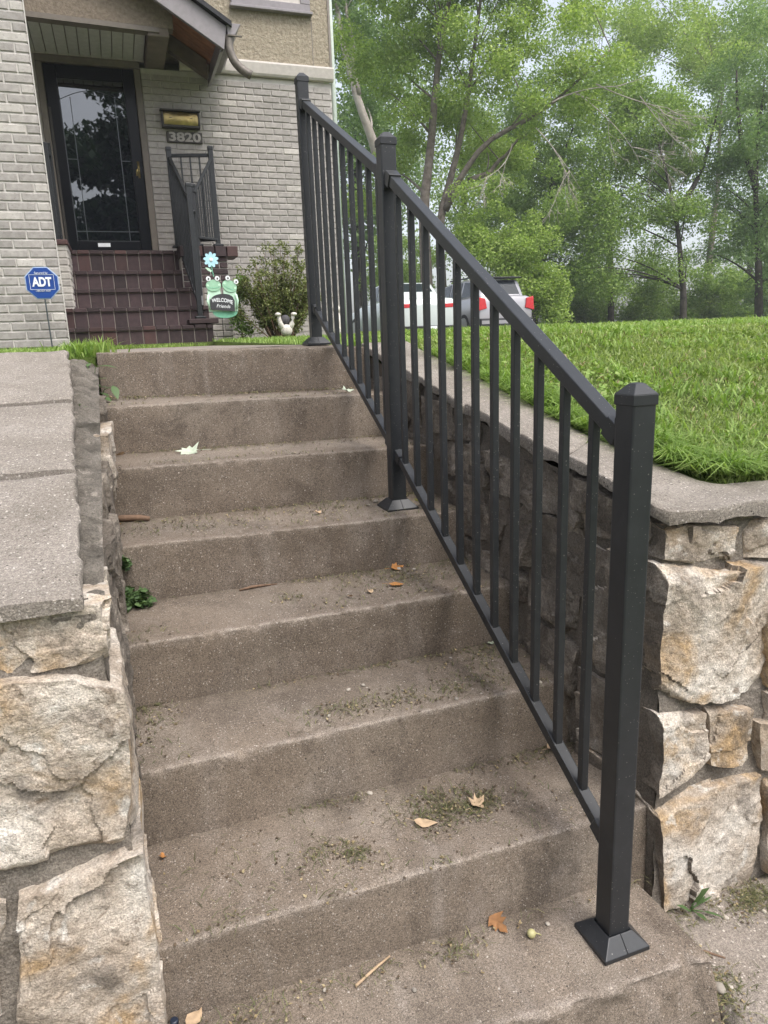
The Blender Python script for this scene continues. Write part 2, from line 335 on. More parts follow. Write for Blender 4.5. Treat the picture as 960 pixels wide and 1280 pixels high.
M['grass'] = leafmat('lawn_grass', (0.15, 0.215, 0.06), (0.30, 0.385, 0.125), (0.47, 0.52, 0.24), 0.45, 0.5, 1.6)
M['grass_fresh'] = leafmat('fresh_grass', (0.15, 0.245, 0.05), (0.26, 0.385, 0.095), (0.38, 0.48, 0.16), 0.4)
M['straw'] = leafmat('dry_straw', (0.2, 0.15, 0.08), (0.32, 0.25, 0.14), (0.42, 0.35, 0.22), 0.15)
M['clip'] = leafmat('grass_clippings', (0.055, 0.05, 0.022), (0.10, 0.115, 0.045), (0.26, 0.23, 0.12), 0.1)
M['bush_leaf'] = leafmat('olive_bush_leaf', (0.07, 0.085, 0.025), (0.17, 0.20, 0.065), (0.36, 0.38, 0.17), 0.3)
M['weed'] = leafmat('weed_leaf', (0.055, 0.105, 0.035), (0.085, 0.145, 0.055), (0.13, 0.20, 0.08), 0.25)
M['weed_yellow'] = leafmat('yellowing_weed_leaf', (0.12, 0.13, 0.02), (0.2, 0.2, 0.03), (0.28, 0.26, 0.05), 0.3)
M['leaf_brown'] = plain('brown_dry_leaf', (0.24, 0.115, 0.045), 0.8, var=0.35, scale=60)
M['leaf_orange'] = plain('orange_dry_leaf', (0.38, 0.17, 0.05), 0.8, var=0.35, scale=60)
M['leaf_tan'] = plain('tan_dry_leaf', (0.42, 0.30, 0.19), 0.8, var=0.3, scale=60)
M['leaf_pale'] = plain('pale_green_leaf_underside', (0.42, 0.47, 0.36), 0.7, var=0.2, scale=50)
M['wood'] = plain('dead_twig', (0.16, 0.10, 0.065), 0.9, var=0.3, scale=80)
M['car_white'] = plain('white_car_paint', (0.50, 0.545, 0.525), 0.3, var=0.02, coat=0.6)
M['car_grey'] = plain('silver_car_paint', (0.33, 0.32, 0.335), 0.28, var=0.03, metal=0.35, coat=0.6)
M['car_glass'] = plain('car_glass', (0.02, 0.025, 0.03), 0.12, spec=0.35)
M['car_black'] = plain('black_plastic', (0.02, 0.02, 0.022), 0.5)
M['tyre'] = plain('tyre_rubber', (0.02, 0.02, 0.02), 0.8)
M['rim'] = plain('alloy_rim', (0.45, 0.45, 0.46), 0.3, metal=0.8)
M['tail'] = plain('red_tail_lamp', (0.5, 0.012, 0.02), 0.2, coat=0.5)
M['acorn'] = plain('pale_green_nut', (0.40, 0.37, 0.18), 0.5)
M['pebble'] = mat('pebble', [(0.3, (0.25, 0.21, 0.17)), (0.7, (0.5, 0.46, 0.4))], 40, 5, 0.9, rand=0.4, shift=True)
M['debris'] = mat('leaf_debris', [(0.3, (0.05, 0.035, 0.022)), (0.7, (0.14, 0.1, 0.065))], 60, 5, 0.95)
def glass_mat():
    m, nt, b, tc = new_mat('dark_reflective_glass')
    g = nt.nodes.new('ShaderNodeBsdfGlossy'); g.inputs['Roughness'].default_value = 0.012; g.inputs['Color'].default_value = (0.95, 0.97, 1, 1)
    b.inputs['Base Color'].default_value = (0.003, 0.004, 0.007, 1); b.inputs['Roughness'].default_value = 0.9; b.inputs['Specular IOR Level'].default_value = 0
    fr = nt.nodes.new('ShaderNodeFresnel'); fr.inputs['IOR'].default_value = 2.2
    bp = nt.nodes.new('ShaderNodeBump'); bp.inputs['Strength'].default_value = 0.02; bp.inputs['Distance'].default_value = 0.02
    nt.links.new(noise(nt, tc.outputs['Object'], 3, 1), bp.inputs['Height']); nt.links.new(bp.outputs[0], g.inputs['Normal'])
    ms = nt.nodes.new('ShaderNodeMixShader'); nt.links.new(fr.outputs[0], ms.inputs[0]); nt.links.new(b.outputs[0], ms.inputs[1]); nt.links.new(g.outputs[0], ms.inputs[2])
    nt.links.new(ms.outputs[0], nt.nodes['Material Output'].inputs[0]); return m
M['glass'] = glass_mat()

# ------------------------------------------------------------------ terrain
CAPZ = lambda y: 0.905+0.19*np.clip(y, -0.1, 1.85)
def ground(x, y):
    x = np.asarray(x, float); y = np.asarray(y, float)
    h = 0.872+0.197*np.clip(y, 0, 1.95)+0.012*np.clip(y-1.95, 0, 7.5)
    h = np.where(y > 9.5, h-0.016*np.minimum(y-9.5, 8), h)
    h = h+np.where((y > 0.5) & (x > 1.3), 0.012*np.sin(x*1.7+y)*np.cos(y*1.3-x*.4), 0)
    low = -0.14
    cor = (x > -0.58) & (x < 0.80) & (y < 1.95)
    h = np.where(cor, np.where(y > 0.05, 0.55*y-0.2, low), h)
    h = np.where((x > -.45) & (x < .57) & (y >= 1.95) & (y < 6.64), h-.14, h)
    return np.where(y < 0.09, low, h)
xs = np.unique(np.concatenate([np.linspace(-90, -30, 6), np.linspace(-30, -3, 19), np.linspace(-3, -.6, 9), [-.581, -.579, -.456, -.444, -.3, 0, .4, .564, .576, .7, .799, .801], np.linspace(.9, 6, 18), np.linspace(6, 40, 24), np.linspace(40, 110, 6)]))
ys = np.unique(np.concatenate([np.linspace(-60, -10, 8), np.linspace(-10, -1, 7), [-.5, -.2, 0, .06, .089, .091], np.linspace(.2, 1.9, 12), [1.949, 1.951], np.linspace(2.2, 10, 22), [6.63, 6.645], np.linspace(10, 40, 24), np.linspace(40, 110, 6)]))
XX, YY = np.meshgrid(xs, ys); nx = len(xs); ny = len(ys)
Vg = np.stack([XX.ravel(), YY.ravel(), ground(XX.ravel(), YY.ravel())], 1)
ii = (np.arange(ny-1)[:, None]*nx+np.arange(nx-1)[None]).ravel()
g = obj('ground', quick('ground', Vg, np.stack([ii, ii+1, ii+nx+1, ii+nx], 1)), M['soil']); tag(g, kind='structure')

def grid_slab(x0, x1, y0, y1, zt, zb, n, seed, amp=0.002, edge=0.006):
    """thick slab with a gently uneven top and worn edges"""
    nx_, ny_ = n; u = np.linspace(0, 1, nx_); v = np.linspace(0, 1, ny_); U, V_ = np.meshgrid(u, v)
    X = x0+(x1-x0)*U; Y = y0+(y1-y0)*V_
    d = np.minimum(np.minimum(X-x0, x1-X), np.minimum(Y-y0, y1-Y))
    P = np.stack([X.ravel(), Y.ravel(), 0*X.ravel()], 1)
    Z = zt+amp*fbm(P*9, seed, 4)-edge*np.exp(-d.ravel()/0.012)
    top = np.stack([P[:, 0], P[:, 1], Z], 1); idx = np.arange(nx_*ny_).reshape(ny_, nx_)
    F = [(idx[j, i], idx[j, i+1], idx[j+1, i+1], idx[j+1, i]) for j in range(ny_-1) for i in range(nx_-1)]
    ring = list(idx[0, :])+list(idx[1:, -1])+list(idx[-1, -2::-1])+list(idx[-2:0:-1, 0])
    b = len(top); bot = top[ring].copy(); bot[:, 2] = zb; k = len(ring)
    F += [(ring[i], b+i, b+(i+1) % k, ring[(i+1) % k]) for i in range(k)]; F.append(tuple(b+i for i in range(k)))
    return MB().add(np.concatenate([top, bot]), F)

# pavement at the foot of the wall: separate slabs with open joints
sw = empty('sidewalk', (0, -1, -.11)); tag(sw, kind='structure')
for (x0, x1, y0, y1, q) in [(0.672, 1.62, -.335, -.02, 1), (0.30, 0.90, -1.25, -.345, 2), (0.91, 2.2, -1.25, -.345, 3), (-.62, .292, -1.25, -.285, 4), (1.63, 3.2, -.335, -.02, 5), (-2.2, -.63, -1.25, -.02, 6), (2.21, 4, -1.25, -.345, 7)]:
    obj('paving_slab', grid_slab(x0, x1, y0, y1, -.11+.004*math.sin(q*2.1), -.17, (50, 40), q, .003, .012).mesh('paving_slab', True), M['walk'], sw)
# walkway from the landing to the house
wk = MB(); n = 24; yv = np.linspace(2.35, 6.62, n)
V = [(x, y, 1.2655+0.0016*(y-2.3)) for y in yv for x in (-.44, .56)]+[(x, y, 1.1) for y in yv for x in (-.44, .56)]
F = [(2*i, 2*i+1, 2*i+3, 2*i+2) for i in range(n-1)]+[(2*i, 2*i+2, 2*n+2*i+2, 2*n+2*i) for i in range(n-1)]+[(2*i+1, 2*n+2*i+1, 2*n+2*i+3, 2*i+3) for i in range(n-1)]
o = obj('walkway', wk.add(V, F), M['walk']); tag(o, kind='structure')
dv = MB(); V = [(x, y, float(ground(x, y))+.03) for y in np.linspace(14.5, 24, 12) for x in np.linspace(5.2, 12.6, 8)]
dv.add(V, [(j*8+i, j*8+i+1, j*8+i+9, j*8+i+8) for j in range(11) for i in range(7)])
o = obj('driveway', dv, M['asphalt']); tag(o, kind='structure')

# ------------------------------------------------------------------ concrete stairs
yb = [0, .3121, .6173, .9313, 1.2474, 1.5673, 1.8828]; yn = [.0041, .3187, .6202, .9324, 1.2489, 1.5697, 1.8857]
zbk = [0, .18, .3629, .5421, .7141, .8964, 1.0735]; zn = [.1806, .3657, .5421, .7109, .8923, 1.0702, 1.2549]
tN = [-.0055, .0004, -.0061, -.0158, -.0145, -.0136, -.0173]; tB = [-.0268, -.0068, -.0116, -.0116, -.0175, -.0127, -.0188]
stairs = empty('concrete_stairs', (0.1, 0, -.11), 'weathered brown concrete stairs with eight worn steps rising between the two stone walls', 'stairs')
def step_mesh(k):
    nxs = 200; x0, x1 = (-.5, .70)
    if k == 0: x0, x1 = -.5, .658
    if k == 7: x0, x1 = -.447, .66
    xv = np.linspace(x0, x1, nxs)
    def ln(z, t): return z-.54*t+t*xv
    if k == 0:
        yf = np.interp(xv, [-.5, .319, .61, .66], [-.175, -.232, -.246, -.262]); ztop = 0*xv-.002; zf0 = 0*xv-.16; yf0 = yf-.035
        yback = 0*xv+.05; zback = ln(0, tB[0])
    else:
        yf = 0*xv+yn[k-1]; ztop = ln(zn[k-1], tN[k-1]); yf0 = 0*xv+yb[k-1]; zf0 = ln(zbk[k-1], tB[k-1])-.03
        if k < 7: yback = 0*xv+yb[k]+.04; zback = ln(zbk[k], tB[k])
        else: yback = 0*xv+2.345; zback = 0*xv+1.266
    rows = []; r = .0055
    for a in 1-(1-np.linspace(0, 1, 20))**1.6: rows.append((yf0+(yf-yf0)*a, zf0+(ztop-r-zf0)*a, 0))
    for a in np.linspace(0, math.pi/2, 6)[1:]: rows.append((yf+r-r*math.cos(a), ztop-r+r*math.sin(a), 1))
    for a in (np.linspace(0, 1, 26)**1.6)[1:]: rows.append((yf+r+(yback-yf-r)*a, ztop+(zback-ztop)*a, 2))
    P = np.array([np.stack([xv, y, z], 1) for y, z, _ in rows]); m = len(rows); flat = P.reshape(-1, 3)
    n1 = fbm(flat*22, 40+k, 4); n2 = fbm(flat*90, 60+k, 2); n3 = fbm(flat*3.0, 80+k, 2)
    e = np.exp(-((flat[:, 1]-np.tile(yf, m))**2+(flat[:, 2]-np.tile(ztop, m))**2)/(2*.010**2))
    chip = np.clip(fbm(np.stack([flat[:, 0]*26, flat[:, 1]*8, flat[:, 2]*8+k*7], 1), 99, 3)-.35, 0, 1)
    d = .0016*n1+.0009*n2+.0022*n3
    kinds = np.repeat([q[2] for q in rows], nxs)
    flat[:, 1] += np.where(kinds <= 1, -d, 0)+e*chip*.016*(.7 if k else 1.6)
    flat[:, 2] += np.where(kinds >= 1, d, 0)-e*chip*.016*(.7 if k else 1.6)
    if k == 0:
        lump = np.clip(fbm(flat*14, 5, 4), -.6, 1); flat[:, 1] += np.where(kinds == 0, -.010*lump, 0)
    idx = np.arange(m*nxs).reshape(m, nxs)
    F = [(idx[j, i], idx[j, i+1], idx[j+1, i+1], idx[j+1, i]) for j in range(m-1) for i in range(nxs-1)]
    b = len(flat); low = min(zf0.min(), zback.min())-.12; base = P[[0, -1]].reshape(-1, 3).copy(); base[:, 2] = low
    F += [(idx[-1, i], idx[-1, i+1], b+nxs+i+1, b+nxs+i) for i in range(nxs-1)]+[(b+i, b+i+1, idx[0, i+1], idx[0, i]) for i in range(nxs-1)]
    F.append(tuple(idx[:, 0])+(b+nxs, b)); F.append(tuple(idx[::-1, -1])+(b+nxs-1, b+2*nxs-1))
    me = MB().add(np.concatenate([flat, base]), F).mesh('step', True)
    co = np.empty(len(me.vertices)*3); me.vertices.foreach_get('co', co); co = co.reshape(-1, 3)
    yfi = np.interp(co[:, 0], xv, yf); zti = np.interp(co[:, 0], xv, ztop); ybi = np.interp(co[:, 0], xv, yback)-.04
    wr_ = np.exp(-((co[:, 1]-yfi)**2+(co[:, 2]-zti)**2)/(2*.010**2))*(.45 if k > 3 else .8)
    dt = np.exp(-np.abs(co[:, 1]-ybi)/.045)*(1 if k < 7 else 0)+.8*np.exp(-np.abs(co[:, 0]+.45)/.05)+.8*np.exp(-np.abs(co[:, 0]-.66)/.07)*(k > 0)+.5*np.exp(-np.abs(co[:, 2]-(zf0.mean()+.03))/.02)*(np.abs(co[:, 1]-yfi) < .02)
    for nm_, a_ in (('wear', wr_), ('dirt', np.clip(dt, 0, 1))):
        at_ = me.attributes.new(nm_, 'FLOAT', 'POINT'); at_.data.foreach_set('value', a_.astype(np.float32))
    return me
for k in range(8):
    me = step_mesh(k); obj('step', me, M['concrete'], stairs)

# ------------------------------------------------------------------ stone walls
def rock(C8, n=(14, 14, 14), seed=0, amp=.012, bulge=.0, rnd=.035, facets=5):
    """C8: eight corners (x fastest, then y, z). A rough quarried block."""
    C8 = np.array(C8, float); V = []; key = {}; F = []
    def vid(i, j, k):
        q = (i, j, k)
        if q not in key: key[q] = len(V); V.append((i/n[0], j/n[1], k/n[2]))
        return key[q]
    a, b, c = n
    for i in range(a):
        for j in range(b):
            F.append((vid(i, j, 0), vid(i, j+1, 0), vid(i+1, j+1, 0), vid(i+1, j, 0))); F.append((vid(i, j, c), vid(i+1, j, c), vid(i+1, j+1, c), vid(i, j+1, c)))
    for i in range(a):
        for k in range(c):
            F.append((vid(i, 0, k), vid(i+1, 0, k), vid(i+1, 0, k+1), vid(i, 0, k+1))); F.append((vid(i, b, k), vid(i, b, k+1), vid(i+1, b, k+1), vid(i+1, b, k)))
    for j in range(b):
        for k in range(c):
            F.append((vid(0, j, k), vid(0, j, k+1), vid(0, j+1, k+1), vid(0, j+1, k))); F.append((vid(a, j, k), vid(a, j+1, k), vid(a, j+1, k+1), vid(a, j, k+1)))
    U = np.array(V); c_ = U*2-1
    mx = np.max(np.abs(c_), 1, keepdims=True); nrm = np.linalg.norm(c_, axis=1, keepdims=True)+1e-9
    sph = c_/nrm*mx*1.25; c_ = c_*(1-rnd)+np.clip(sph, -1, 1)*rnd
    U = (c_+1)/2
    w8 = [np.where(i, U[:, 0], 1-U[:, 0])*np.where(j, U[:, 1], 1-U[:, 1])*np.where(k, U[:, 2], 1-U[:, 2]) for k in (0, 1) for j in (0, 1) for i in (0, 1)]
    P = sum(w_[:, None]*C8[q] for q, w_ in enumerate(w8))
    size = C8.max(0)-C8.min(0); ctr = C8.mean(0); dirv = (P-ctr)/(size/2+1e-9); dirv = np.sign(dirv)*np.abs(dirv)**5; dirv /= np.linalg.norm(dirv, axis=1, keepdims=True)+1e-9
    rs = np.random.default_rng(seed+100)
    half = size/2
    for q in range(facets):        # split faces: shave the block with random planes near its corners
        nv = rs.normal(size=3); nv[1] = -abs(nv[1])*1.2; nv /= np.linalg.norm(nv)
        sup = (np.abs(nv)*half).sum(); dlim = sup*rs.uniform(.76, .94); s_ = (P-ctr)@nv; over = np.clip(s_-dlim, 0, None)
        P = P-nv*(over*.9)[:, None]
    nS = 13; S_ = ctr+rs.uniform(-1, 1, (nS, 3))*half*1.1; Q = P+.012*np.stack([fbm(P*30+a_, seed, 2) for a_ in (0, 40, 80)], 1)
    ci = np.argmin(((Q[:, None]-S_[None])**2).sum(2), 1); gr = rs.normal(size=(nS, 3))*6.0; off = rs.uniform(-.6, .6, nS)
    chipf = off[ci]+np.clip(((Q-S_[ci])*gr[ci]).sum(1), -.9, .9)
    hh = fbm(P*8+seed, seed, 3)*.5+chipf*.85-np.abs(fbm(P*20+seed, seed+9, 3))*.30+.14*fbm(P*70, seed+3, 3)
    P = P+dirv*(amp*hh)[:, None]
    wob = np.stack([fbm(P*9+31, seed+20, 4), fbm(P*9+57, seed+21, 4), fbm(P*9+91, seed+22, 4)], 1)
    P = P+wob*amp*.6
    return sharp(MB().add(P, F).mesh('stone', True), 38)
def box8(x0, x1, y0, y1, z0, z1): return [(x, y, z) for z in (z0, z1) for y in (y0, y1) for x in (x0, x1)]
def quad8(q, Y0, Y1, xb=None):
    """front quad (TL, TR, BR, BL) as pixel directions met on the plane y = Y0, run back to Y1"""
    TL, TR, BR, BL = [at_y(p[0], p[1], Y0) for p in q]
    bk = lambda p: (p[0], Y1, p[2])
    bl = bk if xb is None else (lambda p: (xb, Y1, p[2]))
    return [BL, BR, bl(BL), bk(BR), TL, TR, bl(TL), bk(TR)]

wr = empty('stone_retaining_wall', (.85, .2, -.11), 'pale rubble stone retaining wall with curved concrete coping beside the railing and lawn', 'stone wall')
wl = empty('stone_retaining_wall', (-.6, .2, -.11), 'rough tan stone wall with flat slab coping on the left of the stairs', 'stone wall')
# mortar cores
mc = MB(); mc.prism([(-.12, -.16), (.012, -.16), (.03, .86), (.03, .88), (.30, .92), (1.95, 1.2), (1.95, .5), (.25, -.3), (-.05, -.3)][1:-1], 0, .705, .90)
cv = []
def core(name, pts, m, parent, n=(60, 40), seed=0, amp=.006):
    """rough mortar bed: a displaced sheet through a bilinear patch of four corners"""
    a, b, c, d = [np.array(p, float) for p in pts]; u = np.linspace(0, 1, n[0]); v = np.linspace(0, 1, n[1]); U, W = np.meshgrid(u, v); U = U.ravel()[:, None]; W = W.ravel()[:, None]
    P = a*(1-U)*(1-W)+b*U*(1-W)+c*U*W+d*(1-U)*W; nv = np.cross(b-a, d-a); nv /= np.linalg.norm(nv)
    P = P+nv*(amp*fbm(P*16, seed, 4))[:, None]; i = (np.arange(n[1]-1)[:, None]*n[0]+np.arange(n[0]-1)[None]).ravel()
    return obj(name, quick(name, P, np.stack([i, i+1, i+n[0]+1, i+n[0]], 1), True), m, parent)
core('mortar_bed', [(.706, -.024, -.16), (3.4, -.024, -.16), (3.4, .004, .87), (.700, .004, .87)], M['mortar'], wr, (160, 60), 1)
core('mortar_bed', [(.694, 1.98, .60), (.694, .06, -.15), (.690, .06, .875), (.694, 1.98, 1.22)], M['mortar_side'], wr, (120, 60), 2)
core('mortar_bed', [(-2.2, .002, -.16), (-.436, .002, -.16), (-.446, .010, .865), (-2.2, .010, .865)], M['mortar'], wl, (110, 60), 3)
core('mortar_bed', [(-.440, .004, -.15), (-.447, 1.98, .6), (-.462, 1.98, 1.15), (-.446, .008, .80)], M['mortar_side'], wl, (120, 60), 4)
core('mortar_bed', [(-.434, .03, .868), (-.446, 1.95, 1.218), (-.60, 1.95, 1.268), (-.56, .03, .888)], M['mortar_strip'], wl, (220, 34), 6, .018)
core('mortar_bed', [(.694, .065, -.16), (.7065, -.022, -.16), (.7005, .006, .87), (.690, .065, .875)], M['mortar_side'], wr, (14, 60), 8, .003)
sn = [0]
def stone(wall, C8, m, n=(14, 14, 14), **kw):
    sn[0] += 1; return obj('stone', rock(C8, n, sn[0], **kw), M[m], wall)
# right wall, street face
D = .26
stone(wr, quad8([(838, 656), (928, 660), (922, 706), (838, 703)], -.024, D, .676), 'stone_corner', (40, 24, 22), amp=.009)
stone(wr, quad8([(936, 655), (1030, 645), (1030, 695), (934, 704)], -.022, D), 'stone', (26, 16, 20), amp=.009)
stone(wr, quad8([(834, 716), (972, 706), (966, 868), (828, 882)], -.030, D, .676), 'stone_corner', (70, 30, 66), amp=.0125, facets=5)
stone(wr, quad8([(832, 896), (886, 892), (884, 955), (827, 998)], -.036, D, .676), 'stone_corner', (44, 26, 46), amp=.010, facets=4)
stone(wr, quad8([(895, 888), (940, 887), (934, 960), (892, 962)], -.042, .2), 'stone', (28, 16, 34), amp=.009, facets=4)
stone(wr, quad8([(950, 905), (1040, 895), (1040, 985), (953, 965)], -.04, .2), 'stone_grey', (28, 16, 34), amp=.009, facets=4)
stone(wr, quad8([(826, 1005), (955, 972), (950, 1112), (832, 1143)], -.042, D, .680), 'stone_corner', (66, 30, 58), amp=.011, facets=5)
stone(wr, quad8([(966, 975), (1080, 965), (1075, 1085), (962, 1095)], -.05, .2), 'stone', (16, 10, 16), amp=.014)
rs = np.random.default_rng(3)
for (z0, z1) in [(-.13, .10), (.115, .33), (.345, .53), (.545, .70), (.715, .87)]:
    x = 1.16 if z0 != .345 and z0 != .545 else 1.2
    x += rs.uniform(0, .05)
    while x < 3.2:
        L = rs.uniform(.18, .42); j = rs.uniform(-.012, .012, 24).reshape(8, 3)
        stone(wr, np.array(box8(x, x+L, -.02, .2, z0, z1))+j, 'stone' if rs.random() < .7 else 'stone_grey', (12, 8, 10), amp=.014); x += L+.02
stone(wr, np.array(box8(1.005, 1.15, -.035, .2, .43, .665))+rs.uniform(-.012, .012, 24).reshape(8, 3), 'stone', (18, 12, 24), amp=.010)
stone(wr, np.array(box8(1.02, 1.16, -.035, .2, .30, .415))+rs.uniform(-.010, .010, 24).reshape(8, 3), 'stone_grey', (18, 12, 16), amp=.010)
# right wall, face along the stairs
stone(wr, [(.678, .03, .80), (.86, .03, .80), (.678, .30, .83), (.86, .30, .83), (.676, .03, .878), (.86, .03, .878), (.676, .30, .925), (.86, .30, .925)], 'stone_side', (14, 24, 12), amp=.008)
rows_ = [(-.15, .09), (.105, .235), (.25, .46), (.475, .60), (.615, .79), (.805, 1.0)]
def flight(y): return .567*y-.03
y = .0
courses = [(0.0, .16), (.165, .29), (.30, .49), (.50, .61), (.62, .80), (.81, .93), (.94, 1.12)]
for ci, (z0, z1) in enumerate(courses):
    y = .275 if ci < 5 else .275
    y += rs.uniform(0, .03)
    while y < 1.93:
        L = rs.uniform(.13, .34); y1 = min(y+L, 1.95)
        top = min(z1, float(CAPZ(y))-.036); 
        if top-z0 > .05 and z1 > flight(y)-.05 and y1-y > .06:
            j = rs.uniform(-.014, .014, 24).reshape(8, 3)
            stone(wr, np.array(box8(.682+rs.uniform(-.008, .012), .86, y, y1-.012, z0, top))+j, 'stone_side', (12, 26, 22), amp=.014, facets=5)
        y = y1+.006
# left wall, street face (close to the camera)
stone(wl, quad8([(-70, 764), (131, 754), (137, 826), (-70, 856)], .002, .22), 'stone', (90, 40, 44), amp=.008, facets=3)
stone(wl, quad8([(-90, 868), (152, 846), (171, 1060), (-90, 1112)], -.018, .22), 'stone', (100, 40, 96), amp=.010, facets=3)
stone(wl, quad8([(22, 1128), (180, 1066), (207, 1300), (22, 1330)], -.024, .22), 'stone', (90, 40, 96), amp=.0095, facets=3)
stone(wl, quad8([(-160, 1135), (5, 1128), (5, 1330), (-160, 1330)], -.002, .2), 'stone_grey', (14, 8, 14), amp=.014)
for (z0, z1) in [(-.13, .10), (.115, .36), (.375, .62), (.635, .87)]:
    x = -.80-rs.uniform(0, .04)
    while x > -2.0:
        L = rs.uniform(.2, .42); j = rs.uniform(-.012, .012, 24).reshape(8, 3)
        stone(wl, np.array(box8(x-L, x, -.02, .2, z0, z1))+j, 'stone', (12, 8, 10), amp=.014); x -= L+.02
# left wall, face along the stairs
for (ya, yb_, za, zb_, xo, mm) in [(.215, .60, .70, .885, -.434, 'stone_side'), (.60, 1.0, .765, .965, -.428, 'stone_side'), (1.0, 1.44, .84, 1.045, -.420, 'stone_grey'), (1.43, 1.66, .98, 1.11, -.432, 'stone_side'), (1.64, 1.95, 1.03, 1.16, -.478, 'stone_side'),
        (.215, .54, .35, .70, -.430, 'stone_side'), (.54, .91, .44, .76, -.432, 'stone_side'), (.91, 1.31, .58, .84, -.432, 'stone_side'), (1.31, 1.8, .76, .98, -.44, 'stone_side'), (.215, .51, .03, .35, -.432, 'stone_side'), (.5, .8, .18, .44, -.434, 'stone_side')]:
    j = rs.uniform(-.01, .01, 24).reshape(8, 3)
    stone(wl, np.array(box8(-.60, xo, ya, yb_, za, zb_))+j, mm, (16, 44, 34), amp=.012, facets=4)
# coping: slabs swept along a path, with open joints
def coping(parent, outer, inner, zf, joints, thick=.05, seed=0):
    outer = np.array(outer, float); inner = np.array(inner, float); L = np.concatenate([[0], np.cumsum(np.linalg.norm(np.diff((outer+inner)/2, axis=0), axis=1))])
    cuts = [0]+list(joints)+[L[-1]]
    for q in range(len(cuts)-1):
        a, b = cuts[q]+(.006 if q else 0), cuts[q+1]-.006; m = max(8, int((b-a)/.012)); t = np.linspace(a, b, m); nc = 22
        O = np.stack([np.interp(t, L, outer[:, i]) for i in (0, 1)], 1); I = np.stack([np.interp(t, L, inner[:, i]) for i in (0, 1)], 1)
        prof = [(0.006, -thick), (0.0, -.020), (0.0, -.007), (0.004, -.0025), (0.016, 0)]+[(s_, 0) for s_ in np.linspace(.08, .95, nc-7)]+[(1.0, -.006), (1.0, -thick)]
        V = []
        for s_, dz in prof:
            p = O+(I-O)*s_; V.append(np.stack([p[:, 0], p[:, 1], zf(O[:, 1]*.5+I[:, 1]*.5)+dz], 1))
        V = np.array(V); flat = V.reshape(-1, 3); k = len(prof)
        flat[:, 2] += .0035*fbm(flat*11, seed+q, 4)
        edge = np.repeat([1 if s_ < .05 else 0 for s_, _ in prof], m)
        nsh = fbm(flat*[26, 26, 8], seed+q+5, 4); dirn = np.tile((O-I)/np.linalg.norm(O-I, axis=1, keepdims=True), (k, 1)); flat[:, :2] += dirn*(edge*.006*nsh)[:, None]
        low = np.repeat([1 if (dz < -.025 and s_ < .5) else 0 for s_, dz in prof], m); flat[:, 2] += low*.012*fbm(flat*[18, 18, 1], seed+q+8, 3)
        ea = np.exp(-np.tile(t-a, k)/(.006 if q else .002)); eb = np.exp(-np.tile(b-t, k)/(.006 if q < len(cuts)-2 else .002))
        flat[:, 2] -= ea*(.004 if q else .002)+eb*(.009 if q < len(cuts)-2 else .002)
        if q: flat[:, 2] += .007*(1-np.tile((t-a)/(b-a), k))
        idx = np.arange(k*m).reshape(k, m)
        F = [(idx[j, i], idx[j, i+1], idx[(j+1) % k, i+1], idx[(j+1) % k, i]) for j in range(k) for i in range(m-1)]
        F.append(tuple(idx[:, 0])); F.append(tuple(idx[::-1, -1]))
        obj('coping_slab', sharp(MB().add(flat, F).mesh('coping_slab', True), 32), M['coping'], parent)
out_r = [(.672, 1.97), (.670, 1.4), (.668, 1.0), (.668, .6), (.668, .3), (.667, .12), (.666, .03), (.669, -.004), (.682, -.024), (.715, -.033), (.76, -.034), (1.0, -.03), (1.6, -.03), (3.3, -.03)]
inn_r = [(.90, 1.97), (.895, 1.4), (.89, 1.0), (.90, .7), (.925, .55), (.95, .36), (.955, .27), (.96, .22), (.968, .19), (.98, .17), (1.0, .155), (1.13, .135), (1.62, .13), (3.3, .13)]
coping(wr, out_r, inn_r, lambda y: .907+.19*np.clip(y-.07, -.2, 1.9), [.62, 1.05, 1.52, 2.55, 3.3], .030, 3)
coping(wl, [(-.4665, -.012), (-.472, .2), (-.480, .4), (-.492, .6), (-.503, 1.0), (-.52, 1.4), (-.552, 1.92)], [(-1.2, -.012), (-1.2, .2), (-1.2, .4), (-1.2, .6), (-1.2, 1.0), (-1.2, 1.4), (-1.2, 1.92)], lambda y: .9065+.198*np.clip(y, -.2, 2), [.575, 1.18], .032, 11)

